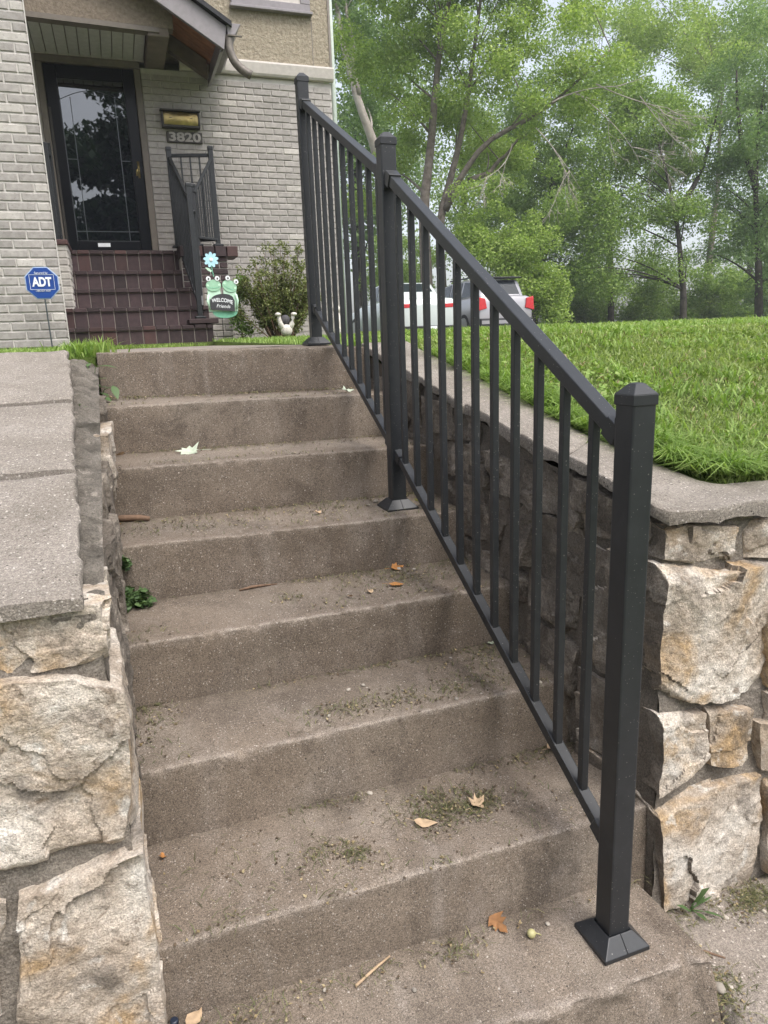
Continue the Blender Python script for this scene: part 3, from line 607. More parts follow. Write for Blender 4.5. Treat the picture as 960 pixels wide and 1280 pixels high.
# ------------------------------------------------------------------ stair railing
rail = empty('stair_railing', (.498, -.135, 0), 'matte black metal handrail with square posts and slim balusters on the concrete stairs', 'railing')
POST = [(.498, -.135, -.001, 1.158, .050), (.487, 1.069, .708, 1.158, .050), (.526, 2.20, 1.264, 1.125, .050)]
for (px, py, z0, H, w_) in POST:
    p = obj('post', MB().box(px-w_/2, px+w_/2, py-w_/2, py+w_/2, z0+.012, z0+H+.012).mesh('post', False, .004, 2), M['black'], rail)
    c = MB(); h = w_/2+.0022; zt = z0+H-.003
    c.box(px-h, px+h, py-h, py+h, zt, zt+.019)
    def lay(hw, z): return [(px-hw, py-hw, z), (px+hw, py-hw, z), (px+hw, py+hw, z), (px-hw, py+hw, z)]
    c.add(lay(h, zt+.0191)+lay(h-.017, zt+.0375)+lay(h-.021, zt+.0390), [(3, 2, 1, 0), (0, 1, 5, 4), (1, 2, 6, 5), (2, 3, 7, 6), (3, 0, 4, 7), (4, 5, 9, 8), (5, 6, 10, 9), (6, 7, 11, 10), (7, 4, 8, 11), (8, 9, 10, 11)])
    obj('post_cap', c.mesh('post_cap', False, .0009, 1), M['black'], p)
    b = MB(); o_ = .056; i_ = w_/2+.004
    V = lay(o_, z0+.001)+lay(o_, z0+.011)+lay(i_, z0+.038)+lay(i_-.003, z0+.036)+lay(i_-.003, z0+.02)
    F = [(3, 2, 1, 0)]+[(4*r_+q, 4*r_+(q+1) % 4, 4*r_+4+(q+1) % 4, 4*r_+4+q) for r_ in range(4) for q in range(4)]
    b.add(V, F); obj('base_cover', b.mesh('base_cover', False, .0015, 2), M['black'], p)
    s_ = MB(); s_.bar((px, py-o_-.0004, z0+.0115), (px, py-i_-.0004, z0+.0383), .0014, .0012); obj('seam', s_, M['seam'], p)
def rail_run(A, B, ta, tb, ba, bb, ys):
    ax, ay = A; bx, by = B
    X = lambda y: ax+(bx-ax)*(y-ay)/(by-ay); zt = lambda y: ta+(tb-ta)*(y-ay)/(by-ay); zb = lambda y: ba+(bb-ba)*(y-ay)/(by-ay)
    obj('top_rail', MB().bar((ax, ay, ta), (bx, by, tb), .033, .030).mesh('top_rail', False, .003, 2), M['black'], rail)
    obj('bottom_rail', MB().bar((ax, ay, ba), (bx, by, bb), .026, .026).mesh('bottom_rail', False, .002, 2), M['black'], rail)
    for y in ys:
        h = .0088; x = X(y); sl = (tb-ta)/(by-ay)
        obj('baluster', MB().box(x-h, x+h, y-h, y+h, zb(y)+.004, zt(y)-.010).mesh('baluster', False, .0015, 1), M['black'], rail)
    for (yy, zf, s_, hh, ww) in ((ay+.022, zt, 1, .040, .039), (by-.022, zt, -1, .040, .039), (ay+.018, zb, 1, .035, .033), (by-.018, zb, -1, .035, .033)):
        sl = (zf(by)-zf(ay))/(by-ay); x = X(yy); z = zf(yy)
        br = MB(); br.bar((x, yy-.017, z-.017*sl), (x, yy+.017, z+.017*sl), ww, hh)
        br.box(x-ww/2-.004, x+ww/2+.004, yy-s_*.022-.003, yy-s_*.022+.003, z-.027, z+.027)
        br.sphere((x+ww/2+.004, yy, z), (.004, .006, .006), 8, 5)
        br.sphere((x, yy-s_*.012, z+hh/2+.004), (.005, .005, .004), 8, 5)
        obj('rail_bracket', br.mesh('rail_bracket', False, .0015, 1), M['black'], rail)
rail_run((.498, -.110), (.487, 1.044), 1.090, 1.772, .232, .906, [-.017+.1*i for i in range(11)])
rail_run((.487, 1.094), (.526, 2.175), 1.790, 2.300, .930, 1.435, [1.155+.1065*i for i in range(10)])

# ------------------------------------------------------------------ house
YW, YL = 7.8, 5.2; PIT = .0677; BL = .2032
house = empty('brick_house', (.8, 7.8, 1.3), 'pale grey brick house with tan stucco upper storey and black front door', 'house')
def cham_brick(L, H, D_, ch=.005):
    m_ = MB(); x, z = L/2, H/2
    V = [(-x, D_, -z), (x, D_, -z), (x, D_, z), (-x, D_, z), (-x, ch, -z), (x, ch, -z), (x, ch, z), (-x, ch, z), (-x+ch, 0, -z+ch), (x-ch, 0, -z+ch), (x-ch, 0, z-ch), (-x+ch, 0, z-ch)]
    F = [(0, 1, 2, 3), (11, 10, 9, 8)]+[(a, a+4, (a+1) % 4+4, (a+1) % 4) for a in range(4)]+[(4+a, 8+a, 8+(a+1) % 4, 4+(a+1) % 4) for a in range(4)]
    return m_.add(V, F)
BR = {}
def brick(L, parent, x, y, z, m='brick', H=PIT-.011, D_=.05, name='brick'):
    k = (round(L, 3), round(H, 3), round(D_, 3), m)
    if k not in BR:
        BR[k] = cham_brick(L, H, D_).mesh('brick'); BR[k].materials.append(M[m])
    return obj(name, BR[k], None, parent, (x, y, z))
# wing wall: a solid wing whose side runs back to the left
wing = MB(); z0, z1 = 1.15, 6.6
wing.prism([(-3.2, YL+.008), (-.735, YL+.008), (-1.6, YW-.05), (-3.2, YW-.05)], 2, z0, z1)
wing_o = obj('wing_wall', wing, M['brick_mortar'], house)
nb = 0; zc = 1.34; row = 0; stuffw = MB()
while zc < 4.25:
    half = row % 2
    xr = -.727; q = 0
    while xr > -2.4:
        L = BL-.011 if not (half and q == 0) else BL/2-.011
        xc = xr-L/2
        if xc > -1.36 and zc < 4.0:
            m_ = 'brick_pale' if ((half and q == 0 and rs.random() < .5) or rs.random() < .06) else 'brick'
            brick(L, wing_o, xc, YL, zc, m_); nb += 1
        else: stuffw.box(xc-L/2, xc+L/2, YL, YL+.02, zc-(PIT-.011)/2, zc+(PIT-.011)/2)
        xr -= L+.011; q += 1
    zc += PIT; row += 1
tag(obj('brick', stuffw, M['brick'], wing_o), kind='stuff')
# corner line of pale mortar on the wing
obj('corner_bead', MB().box(-.7275, -.7215, YL-.003, YL+.05, 1.2, 6.5), M['brick_mortar'], wing_o)
# front wall with door opening
fw = MB(); DX0, DX1 = -.84, .205
fw.box(-1.8, DX0, YW+.012, YW+.3, 1.1, 4.30); fw.box(DX1, 2.352, YW+.012, YW+.3, 1.1, 4.22); fw.box(DX0, DX1, YW+.012, YW+.3, 4.30, 4.6)
fw.box(2.05, 2.3515, YW+.31, YW+9, 1.1, 6.8); fw.box(-3, 2.05, YW+.32, YW+.4, 1.1, 6.8)
front = obj('front_wall', fw, M['brick_mortar'], house)
zc = 1.36; row = 0; stf = MB(); cand = []
while zc < 4.19:
    x = DX1+.003-(BL/2 if row % 2 else 0)
    while x < 2.345:
        a, b = max(x, DX1+.003), min(x+BL-.011, 2.349)
        if b-a > .03: cand.append((a, b, zc))
        x += BL
    zc += PIT; row += 1
room = 300-nb
vis = sorted(cand, key=lambda c: (c[2] < 2.25)*2+(c[0] < .3)*.5-(c[1]-c[0]))
pick = set(id(c) for c in vis[:room])
for c in cand:
    a, b, z = c
    if id(c) in pick: brick(round(b-a, 3), front, (a+b)/2, YW, z, 'brick_pale' if rs.random() < .05 else 'brick')
    else: stf.box(a, b, YW, YW+.02, z-(PIT-.011)/2, z+(PIT-.011)/2)
tag(obj('brick', stf, M['brick'], front), kind='stuff')
# upper storey
up = MB(); up.box(-1.6, 2.335, YW-.03, YW+.28, 4.372, 6.8); obj('stucco_wall', up, M['stucco'], house)
b = MB(); b.prism([(YW-.035, 4.225), (YW+.02, 4.225), (YW+.02, 4.37), (YW-.060, 4.37), (YW-.065, 4.35), (YW-.05, 4.25)], 0, .62, 2.372); obj('belt_board', b.mesh('belt_board', False, .004, 1), M['belt'], house)
obj('panel_joint', MB().box(2.135, 2.143, YW-.0335, YW-.02, 4.374, 4.91), M['trim'], house)
obj('corner_trim', MB().tube([(2.395, YW+.06, 1.3), (2.395, YW+.06, 6.8)], .028, 10).mesh('corner_trim', True), M['green_trim'], house)
obj('corner_board', MB().box(2.336, 2.362, YW-.04, YW+.1, 4.376, 6.8), M['trim'], house)
wn = MB(); wx0, wx1, wz0, wz1 = 1.235, 2.125, 4.905, 6.2
wn.box(wx0, wx1, YW-.075, YW-.031, wz0, wz0+.075); wn.box(wx0, wx0+.11, YW-.075, YW-.031, wz0+.076, wz1); wn.box(wx1-.11, wx1, YW-.075, YW-.031, wz0+.076, wz1)
win = obj('window', wn.mesh('window', False, .004, 1), M['trim_grey'], house)
obj('sash', MB().box(wx0+.111, wx1-.111, YW-.06, YW-.032, wz0+.077, wz0+.13).box(wx0+.111, wx0+.15, YW-.06, YW-.032, wz0+.131, wz1).box(wx1-.15, wx1-.111, YW-.06, YW-.032, wz0+.131, wz1), M['belt'], win)
obj('pane', MB().box(wx0+.151, wx1-.151, YW-.045, YW-.033, wz0+.131, wz1), M['glass'], win)
obj('sill', MB().box(wx0-.02, wx1+.02, YW-.105, YW-.031, wz0-.03, wz0-.002).mesh('sill', False, .004, 1), M['trim_grey'], win)
# door
cs = MB(); cs.box(DX0+.002, -.775, YW-.02, YW+.10, 2.345, 4.20); cs.box(.132, DX1-.004, YW-.02, YW+.10, 2.345, 4.20); cs.box(DX0+.002, DX1-.004, YW-.024, YW+.10, 4.202, 4.27)
obj('door_casing', cs.mesh('door_casing', False, .005, 1), M['casing'], house)
X0, X1, Z0, Z1 = -.772, .129, 2.352, 4.196
dr = MB(); dr.box(X0, X0+.125, YW+.015, YW+.06, Z0, Z1); dr.box(X1-.115, X1, YW+.015, YW+.06, Z0, Z1); dr.box(X0+.126, X1-.116, YW+.016, YW+.06, Z1-.13, Z1); dr.box(X0+.126, X1-.116, YW+.016, YW+.06, Z0, Z0+.10)
door = obj('storm_door', dr.mesh('storm_door', False, .006, 2), M['door_black'], house)
obj('glass_pane', MB().box(X0+.127, X1-.117, YW+.035, YW+.045, Z0+.102, Z1-.132), M['glass'], door)
cm = MB(); xa, xb = X0+.127, X1-.117
for xx in (xa+.105, xb-.105): cm.box(xx-.004, xx+.004, YW+.030, YW+.0345, Z0+.104, Z1-.30)
cm.box(xa, xb, YW+.0305, YW+.0345, Z0+.195, Z0+.203)
cm.box(xa, xa+.1, YW+.0305, YW+.0345, Z0+.93, Z0+.936); cm.box(xb-.1, xb, YW+.0305, YW+.0345, Z0+.93, Z0+.936)
cm.tube([(xa+(xb-xa)*t, YW+.032, Z1-.33+.10*math.sin(math.pi*t)) for t in np.linspace(0, 1, 15)], .003, 6)
cm.box(xa-.001, xa+.005, YW+.030, YW+.0345, Z0+.104, Z1-.30)
obj('lead_came', cm, M['lead'], door)
hd = MB(); hd.box(X1-.062, X1-.038, YW+.006, YW+.0145, Z0+.76, Z0+.93); hd.tube([(X1-.05, YW+.005, Z0+.86), (X1-.05, YW-.045, Z0+.86), (X1-.075, YW-.05, Z0+.83), (X1-.08, YW-.05, Z0+.77)], .008, 8)
obj('door_handle', hd.mesh('door_handle', True), M['brass'], door)
obj('sticker', MB().box(X0+.33, X0+.46, YW+.012, YW+.0155, Z0+.035, Z0+.075), M['white'], door)
obj('door_bumper', MB().box(X0+.005, X0+.03, YW-.005, YW+.0145, Z0+.05, Z1-.42), M['iron'], door)
obj('threshold', MB().box(X0-.03, X1+.03, YW-.05, YW+.1, 2.312, 2.345), M['iron'], house)
# porch gable over the door
YG = 6.9
gb = MB(); gb.prism([(-1.4, 4.335), (.50, 4.290), (.50, 4.42), (.12, 4.85), (-.9, 5.9), (-1.4, 5.9)], 1, YG, YG+.12); obj('porch_gable', gb, M['stucco_dark'], house)
gt = MB(); gt.prism([(-1.4, 4.285), (.36, 4.245), (.36, 4.288), (-1.4, 4.332)], 1, YG-.012, YG+.10); obj('gable_trim', gt, M['casing'], house)
sf = obj('soffit', MB().box(-1.3, .245, YG+.13, YW-.03, 4.292, 4.31), M['trim'], house)
for i in range(14):
    x = -1.24+i*.1065; obj('panel', MB().box(x, x+.098, YG+.105, YW-.032, 4.276, 4.291).mesh('panel', False, .003, 1), M['siding'], sf)
obj('soffit_trim', MB().box(-.86, .25, YW-.034, YW-.005, 4.272, 4.2905), M['belt'], house)
obj('bracket_beam', MB().box(.255, .455, YG+.005, YW-.002, 4.215, 4.40).mesh('bracket_beam', False, .008, 1), M['beam'], house)
# right slope of the porch roof: boards, rake board, eave board, roofing
YF = 6.70; sl = -.60
def rz(x): return 4.30+sl*(x-.98)
rf = MB(); rf.prism([(-.9, rz(-.9)+.012), (1.02, rz(1.02)+.012), (1.02, rz(1.02)+.05), (-.9, rz(-.9)+.05)], 1, YF+.005, YW-.031); roof = obj('porch_roof', rf, M['roofing'], house)
obj('roof_edge', MB().prism([(-.9, rz(-.9)+.004), (1.03, rz(1.03)+.004), (1.03, rz(1.03)+.05), (-.9, rz(-.9)+.05)], 1, YF-.05, YF+.004), M['roofing'], house)
for i in range(7):
    ya = YF+.06+i*.145
    obj('roof_board', MB().prism([(.30, rz(.30)-.04), (.965, rz(.965)-.04), (.965, rz(.965)+.010), (.30, rz(.30)+.010)], 1, ya, ya+.138), M['decking'], roof)
bg_ = MB(); bg_.prism([(-.9, rz(-.9)-.24), (.945, rz(.945)-.24), (.985, rz(.985)-.01), (-.9, rz(-.9)-.0)], 1, YF, YF+.045); obj('rake_board', bg_.mesh('rake_board', False, .004, 1), M['trim_grey'], house)
obj('eave_board', MB().prism([(.905, 4.065), (.945, 4.085), (.985, 4.28), (.945, 4.30)], 1, YF+.047, YW-.035).mesh('eave_board', False, .004, 1), M['trim_grey'], house)
obj('rafter', MB().prism([(.46, rz(.46)-.22), (.90, rz(.90)-.22), (.90, rz(.90)-.05), (.46, rz(.46)-.05)], 1, YW-.16, YW-.07), M['beam'], house)
gut = obj('gutter', MB().prism([(.99, 4.215), (1.06, 4.215), (1.115, 4.30), (1.125, 4.315), (.99, 4.315)], 1, YF-.01, YW-.035).mesh('gutter', False, .004, 1), M['trim_grey'], house)
obj('gutter_strap', MB().box(.988, 1.13, YF-.014, YF+.012, 4.205, 4.214), M['casing'], gut)
sp = []
for t in np.linspace(0, 1, 14):
    a = np.array((1.01, 6.74, 4.22)); b = np.array((.965, 6.74, 3.98)); c = np.array((1.20, 6.72, 3.88))
    sp.append((1-t)**2*a+2*t*(1-t)*b+t*t*c)
obj('downspout', MB().tube(sp, .042, 12).mesh('downspout', True), M['spout'], gut)

# brick steps at the door
stoop = empty('brick_steps', (-.1, 6.7, 1.3), 'dark plum brick steps with pale joints leading up to the black door', 'steps')
nos = [2.335, 2.100, 1.895, 1.693, 1.492]; SY = [7.68, 7.44, 7.20, 6.96, 6.72]; XL = [-.752, -.772, -.789, -.81, -.83]; XR = [.40, .60, .60, .60, .60]
pw = .128
for i in range(5):
    zt = nos[i]; zb_ = nos[i+1]-.0 if i < 4 else 1.28
    obj('mortar_core', MB().box(XL[i]-.05, XR[i], SY[i]+.006, YW-.03 if i == 0 else SY[i]+.27, zb_-.12, zt-.012), M['stoop_mortar'], stoop)
    x = XL[i]-.02*(i % 2)-.04; 
    while x < XR[i]-.03:
        L = min(pw-.009, XR[i]-x)
        m_ = 'stoop_red' if rs.random() < .06 else 'stoop_brick'
        rh = zt-.047-zb_-.004
        brick(round(L, 3), stoop, x+L/2, SY[i], (zt-.047+zb_)/2, m_, round(rh, 3), .05)
        k = ('tread', round(L, 3), m_)
        if k not in BR:
            BR[k] = MB().box(-L/2, L/2, 0, .29, -.02, .02).mesh('brick', False, .004, 1); BR[k].materials.append(M[m_])
        obj('brick', BR[k], None, stoop, (x+L/2, SY[i]-.022, zt-.0215+rs.uniform(-.0015, .0015)))
        x += pw
# cheek walls
chk = MB(); chk.box(-.94, -.735, 6.99, 7.66, 1.25, 2.30); ck = obj('cheek_wall', chk, M['brick_mortar'], stoop)
for r_ in range(15):
    z = 1.33+r_*PIT
    brick(.2, ck, -.838, 6.982, z, 'brick_pale' if r_ % 3 else 'brick', D_=.02)
    for yy in (7.09, 7.30, 7.51):
        k = 'cheekside'
        if k not in BR: BR[k] = MB().box(0, .012, -.096, .096, -.028, .028).mesh('brick', False, .003, 1); BR[k].materials.append(M['brick_pale'])
        obj('brick', BR[k], None, ck, (-.738, yy+(.05 if r_ % 2 else 0), z))
obj('cheek_cap', MB().box(-.95, -.715, 6.96, 7.66, 2.302, 2.352).mesh('cheek_cap', False, .008, 1), M['stoop_red'], ck)
pr = MB(); pr.box(.40, .90, 7.34, 7.66, 1.25, 2.24); pier = obj('cheek_wall', pr, M['brick_mortar'], stoop)
for r_ in range(14):
    z = 1.33+r_*PIT; xo = .405
    x = .405-(BL/2 if r_ % 2 else 0)
    while x < .89:
        a, b = max(x, .405), min(x+BL-.011, .895)
        if b-a > .04: brick(round(b-a, 3), pier, (a+b)/2, 7.325, z, 'brick' if r_ < 9 else 'stoop_brick', D_=.018)
        x += BL
x = .385
while x < .9:
    brick(.118, pier, x+.06, 7.295, 2.285, 'stoop_red' if rs.random() < .3 else 'stoop_brick', .11, .36); x += .128
# extended landing that carries the lower newel post
obj('newel_pad', MB().box(.36, .66, 6.69, 6.96, 1.50, 1.55).mesh('newel_pad', False, .006, 1), M['stoop_brick'], stoop)

# porch railing
pr = empty('porch_railing', (.5, 6.75, 1.55), 'black metal porch railing with slim bars beside the dark brick steps', 'railing')
def bar(name, a, b, w1, w2, par, m='black', bev=.003): return obj(name, MB().bar(a, b, w1, w2, up=(0, 0, 1) if abs(a[2]-b[2]) < abs(a[1]-b[1])+abs(a[0]-b[0]) else (0, 1, 0)).mesh(name, False, bev, 1), M[m], par)
def newel(x, y, z0, z1):
    p = bar('post', (x, y, z0), (x, y, z1), .052, .052, pr); obj('post_cap', MB().box(x-.03, x+.03, y-.03, y+.03, z1-.03, z1+.012).mesh('post_cap', False, .01, 2), M['black'], p)
    obj('base_plate', MB().box(x-.055, x+.055, y-.055, y+.055, z0-.004, z0+.02).mesh('base_plate', False, .006, 1), M['black'], p)
newel(.487, 6.78, 1.556, 2.865); newel(.395, 7.56, 2.352, 3.375); newel(.825, 7.42, 2.352, 3.37); newel(.60, 7.40, 2.35, 2.98)
def panel(A, B, ta, tb, ba, bb, nbars):
    A = np.array(A); B = np.array(B)
    bar('top_rail', (A[0], A[1], ta), (B[0], B[1], tb), .034, .034, pr); bar('bottom_rail', (A[0], A[1], ba), (B[0], B[1], bb), .026, .026, pr)
    for i in range(nbars):
        t = (i+1)/(nbars+1); p = A+(B-A)*t
        obj('baluster', MB().box(p[0]-.009, p[0]+.009, p[1]-.009, p[1]+.009, ba+(bb-ba)*t, ta+(tb-ta)*t-.008), M['black'], pr)
panel((.487, 6.80), (.397, 7.54), 2.72, 3.27, 1.70, 2.40, 9)
panel((.42, 7.56), (.80, 7.43), 3.30, 3.29, 2.42, 2.42, 3)
panel((.815, 7.40), (.612, 7.38), 3.24, 2.90, 2.42, 2.44, 7)
panel((.60, 7.38), (.52, 6.80), 2.88, 2.60, 2.38, 1.68, 6)
lr = empty('porch_railing', (-.81, 7.0, 2.35), 'black metal railing seen nearly edge on above the left brown brick cap', 'railing')
obj('post', MB().box(-.835, -.785, 7.03, 7.08, 2.353, 3.25).mesh('post', False, .004, 1), M['black'], lr)
obj('post', MB().box(-.835, -.785, 7.60, 7.65, 2.353, 3.38).mesh('post', False, .004, 1), M['black'], lr)
obj('top_rail', MB().bar((-.81, 7.082, 3.17), (-.81, 7.598, 3.27), .034, .034), M['black'], lr)
obj('bottom_rail', MB().bar((-.81, 7.082, 2.43), (-.81, 7.598, 2.45), .026, .026), M['black'], lr)
for i in range(4): obj('baluster', MB().box(-.819, -.801, 7.17+.1*i, 7.188+.1*i, 2.43, 3.18+.02*i), M['black'], lr)

# text helper
def text_mesh(s, size, width=None, depth=.002, shear=0.0, bold=0.0, spacing=1.0):
    cu = bpy.data.curves.new('lettering', 'FONT'); cu.body = s; cu.size = size; cu.extrude = depth; cu.align_x = 'CENTER'; cu.align_y = 'CENTER'; cu.shear = shear; cu.offset = bold; cu.space_character = spacing
    t = bpy.data.objects.new('lettering', cu); col.objects.link(t); bpy.context.view_layer.update()
    me = bpy.data.meshes.new_from_object(t.evaluated_get(bpy.context.evaluated_depsgraph_get())); bpy.data.objects.remove(t); bpy.data.curves.remove(cu); me.name = 'lettering'
    n = len(me.vertices); co = np.empty(n*3); me.vertices.foreach_get('co', co); co = co.reshape(-1, 3)
    if width: co[:, 0] *= width/(co[:, 0].max()-co[:, 0].min())
    co = np.stack([co[:, 0], -co[:, 2], co[:, 1]], 1)   # face -y
    return me, co
def lettering(s, size, c, m, parent, width=None, arc=0.0, rotz=0.0, **kw):
    me, co = text_mesh(s, size, width, **kw)
    co[:, 2] -= arc*co[:, 0]**2
    if rotz:
        x, z = co[:, 0].copy(), co[:, 2].copy(); co[:, 0] = x*math.cos(rotz)-z*math.sin(rotz); co[:, 2] = x*math.sin(rotz)+z*math.cos(rotz)
    me.vertices.foreach_set('co', co.ravel()); me.update(); me.materials.clear()
    return obj('lettering', me, M[m], parent, c)

# wall mailbox and house number
mbx = empty('mailbox', (.575, YW-.1, 3.63), 'brass fronted wall box in a dark frame above the house number', 'mailbox')
m_ = MB(); m_.box(.372, .780, YW-.10, YW-.002, 3.628, 3.650); m_.box(.372, .392, YW-.10, YW-.002, 3.651, 3.785); m_.box(.760, .780, YW-.10, YW-.002, 3.651, 3.785); m_.prism([(YW-.12, 3.786), (YW-.002, 3.800), (YW-.002, 3.815), (YW-.12, 3.800)], 0, .36, .79)
obj('frame', m_.mesh('frame', False, .003, 1), M['iron'], mbx)
fl = MB(); n = 14; xv = np.linspace(.393, .759, n); V = []
for x in xv: V += [(x, YW-.085-.012*math.sin((x-.393)/.366*math.pi), 3.652), (x, YW-.105-.02*math.sin((x-.393)/.366*math.pi), 3.715), (x, YW-.080, 3.785)]
fl.add(V, [(3*i+j, 3*i+3+j, 3*i+4+j, 3*i+1+j) for i in range(n-1) for j in (0, 1)]); obj('front_flap', fl.mesh('front_flap', True), M['brass'], mbx)
obj('slot', MB().box(.45, .70, YW-.118, YW-.108, 3.712, 3.719), M['iron'], mbx)
hn = empty('house_number', (.60, YW-.02, 3.49), 'dark plaque with the worn silver digits 3820 on the brick', 'number plaque')
obj('plate', MB().box(.412, .80, YW-.022, YW-.001, 3.488, 3.600).mesh('plate', False, .006, 1), M['plaque'], hn)
lettering('3820', .125, (.606, YW-.026, 3.543), 'digits', hn, width=.345, bold=.004)

# security sign
sg = empty('yard_sign', (-.835, 4.9, 1.3), 'blue octagonal security sign with white lettering on a thin stake before the brick wing', 'sign')
def octo(c, r, y0, y1, ry=None): return MB().prism([(c[0]+r*math.cos(a), c[1]+(ry or r)*math.sin(a)) for a in [R(22.5+45*i) for i in range(8)]], 1, y0, y1)
oc = (-.838, 1.774)
obj('sign_rim', octo(oc, .124, 4.892, 4.90).mesh('sign_rim', False, .002, 1), M['sign_edge'], sg)
obj('sign_face', octo(oc, .116, 4.8885, 4.8915), M['sign_blue'], sg)
lettering('ADT', .088, (-.838, 4.886, 1.779), 'white', sg, width=.135, bold=.0035, depth=.001)
lettering('Secured by', .022, (-.838, 4.886, 1.845), 'white', sg, width=.09, depth=.001)
lettering('1-800-ADT-ASAP', .016, (-.838, 4.886, 1.718), 'white', sg, width=.10, depth=.001)
fr = MB(); 
for (x0, x1, z0_, z1_) in ((-.922, -.754, 1.832, 1.834), (-.922, -.754, 1.727, 1.729), (-.922, -.920, 1.7291, 1.8319), (-.756, -.754, 1.7291, 1.8319)): fr.box(x0, x1, 4.8865, 4.8884, z0_, z1_)
obj('sign_border', fr, M['white'], sg)
obj('stake', MB().tube([(-.836, 4.905, 1.72), (-.832, 4.905, 1.28)], .006, 6), M['lead'], sg)

# frog welcome sign
fs = empty('garden_sign', (.63, 6.3, 1.3), 'pale green frog shaped garden sign with a blue flower and a WELCOME plaque', 'garden sign')
def disc(c, rx, rz, y0, y1, n=20, rot=0): 
    return [(c[0]+rx*math.cos(t)*math.cos(rot)-rz*math.sin(t)*math.sin(rot), c[1]+rx*math.cos(t)*math.sin(rot)+rz*math.sin(t)*math.cos(rot)) for t in np.linspace(0, 2*math.pi, n, endpoint=False)]
YS = 6.3
obj('base', MB().prism(disc((.682, 1.592), .122, .056, 0, 0), 1, YS, YS+.012), M['frog_dark'], fs)
def frog(cx, cz, tilt, bx):
    obj('body', MB().prism([(bx-.075, 1.60), (bx+.075, 1.60), (cx+.06, cz-.03), (cx-.06, cz-.03)], 1, YS-.004, YS+.004), M['frog_light'], fs)
    h = obj('head', MB().prism(disc((cx, cz), .074, .056, 0, 0, 24, tilt), 1, YS-.012, YS-.0045).mesh('head', False, .002, 1), M['frog'], fs)
    for s_ in (-1, 1):
        ex, ez = cx+s_*.043*math.cos(tilt)-.066*math.sin(tilt), cz+s_*.043*math.sin(tilt)+.066*math.cos(tilt)
        obj('eye', MB().prism(disc((ex, ez), .023, .023, 0, 0, 16), 1, YS-.018, YS-.0122), M['white'], h)
        obj('pupil', MB().prism(disc((ex+.002, ez-.002), .008, .010, 0, 0, 10), 1, YS-.021, YS-.0182), M['slate'], h)
        kx, kz = cx+s_*.055*math.cos(tilt)-.004*math.sin(tilt), cz+s_*.055*math.sin(tilt)+.004*math.cos(tilt)
        obj('cheek', MB().prism(disc((kx, kz), .011, .011, 0, 0, 10), 1, YS-.015, YS-.0121), M['frog_light'], h)
    obj('mouth', MB().tube([(cx+math.cos(tilt)*t-math.sin(tilt)*(-.022+2.2*t*t), YS-.0125, cz+math.sin(tilt)*t+math.cos(tilt)*(-.022+2.2*t*t)) for t in np.linspace(-.05, .05, 9)], .0025, 5), M['frog_dark'], h)
frog(.588, 1.846, .03, .60); frog(.744, 1.838, -.42, .735)
for s_, xx in ((-1, .53), (1, .80)):
    obj('arm', MB().tube([(xx, YS-.012, 1.76), (xx+s_*.012, YS-.014, 1.70), (xx-s_*.004, YS-.014, 1.625)], .0115, 8).mesh('arm', True), M['frog_light'], fs)
pq = [(.540, 1.620), (.775, 1.595), (.780, 1.70)]+[(.66+.110*math.cos(t)+.01*math.sin(t), 1.715+.052*math.sin(t)) for t in np.linspace(.12, math.pi-.1, 12)]+[(.538, 1.715)]
obj('plaque', MB().prism(pq, 1, YS-.026, YS-.019), M['slate'], fs)
lettering('WELCOME', .050, (.660, YS-.028, 1.706), 'white', fs, width=.205, arc=1.6, rotz=-.10, bold=.001, depth=.001)
lettering('Friends', .048, (.664, YS-.028, 1.648), 'white', fs, width=.135, rotz=-.08, shear=.25, depth=.001)
obj('stake', MB().tube([(.648, YS+.01, 1.56), (.648, YS+.01, 1.25)], .005, 6), M['iron'], fs)
obj('stem', MB().tube([(.60, YS, 1.93), (.588, YS, 2.0), (.587, YS, 2.07)], .005, 6), M['frog_dark'], fs)
obj('leaf', MB().prism([(.588, 1.985), (.56, 2.012), (.525, 2.018), (.545, 1.99), (.575, 1.972)], 1, YS-.003, YS+.003), M['frog_light'], fs)
fc = (.587, 2.088)
for i in range(9):
    a = 2*math.pi*i/9+.2
    obj('petal', MB().prism(disc((fc[0]+.044*math.cos(a), fc[1]+.044*math.sin(a)), .030, .017, 0, 0, 12, a), 1, YS-.008-.0006*(i % 3), YS-.003+.0006*(i % 3)), M['flower'], fs)
obj('flower_centre', MB().sphere((fc[0], YS-.01, fc[1]), (.018, .008, .018), 10, 6), M['white'], fs)

# garden ornaments below the bush
def ornament(x, y, z, k, label):
    e = empty('garden_ornament', (x, y, z), label, 'ornament')
    b = MB().sphere((x, y, z+.05*k), (.062*k, .055*k, .06*k), 14, 9).mesh('base', True); obj('base', b, M['statue'], e)
    for s_ in (-1, 1):
        pts = [(x+s_*.03*k, y, z+.06*k), (x+s_*.062*k, y-.01, z+.12*k), (x+s_*.070*k, y-.01, z+.17*k), (x+s_*.075*k, y-.01, z+.20*k)]
        lg = MB().tube(pts, [.03*k, .026*k, .019*k, .018*k], 10); lg.sphere((x+s_*.082*k, y-.02, z+.208*k), (.032*k, .034*k, .019*k), 10, 7); obj('leg', lg.mesh('leg', True), M['statue'], e)
    return e
e = ornament(1.268, 6.2, 1.345, 1.0, 'small white plaster ornament with two raised legs and a dark ball below the bush')
obj('ball', MB().sphere((1.268, 6.225, 1.50), .05, 14, 10).mesh('ball', True), M['dark_stone'], e)
st = empty('garden_statue', (2.0, 6.4, 1.33), 'small white garden figure glimpsed between the upper balusters', 'statue')
px_ = at_y(421, 402, 6.4)
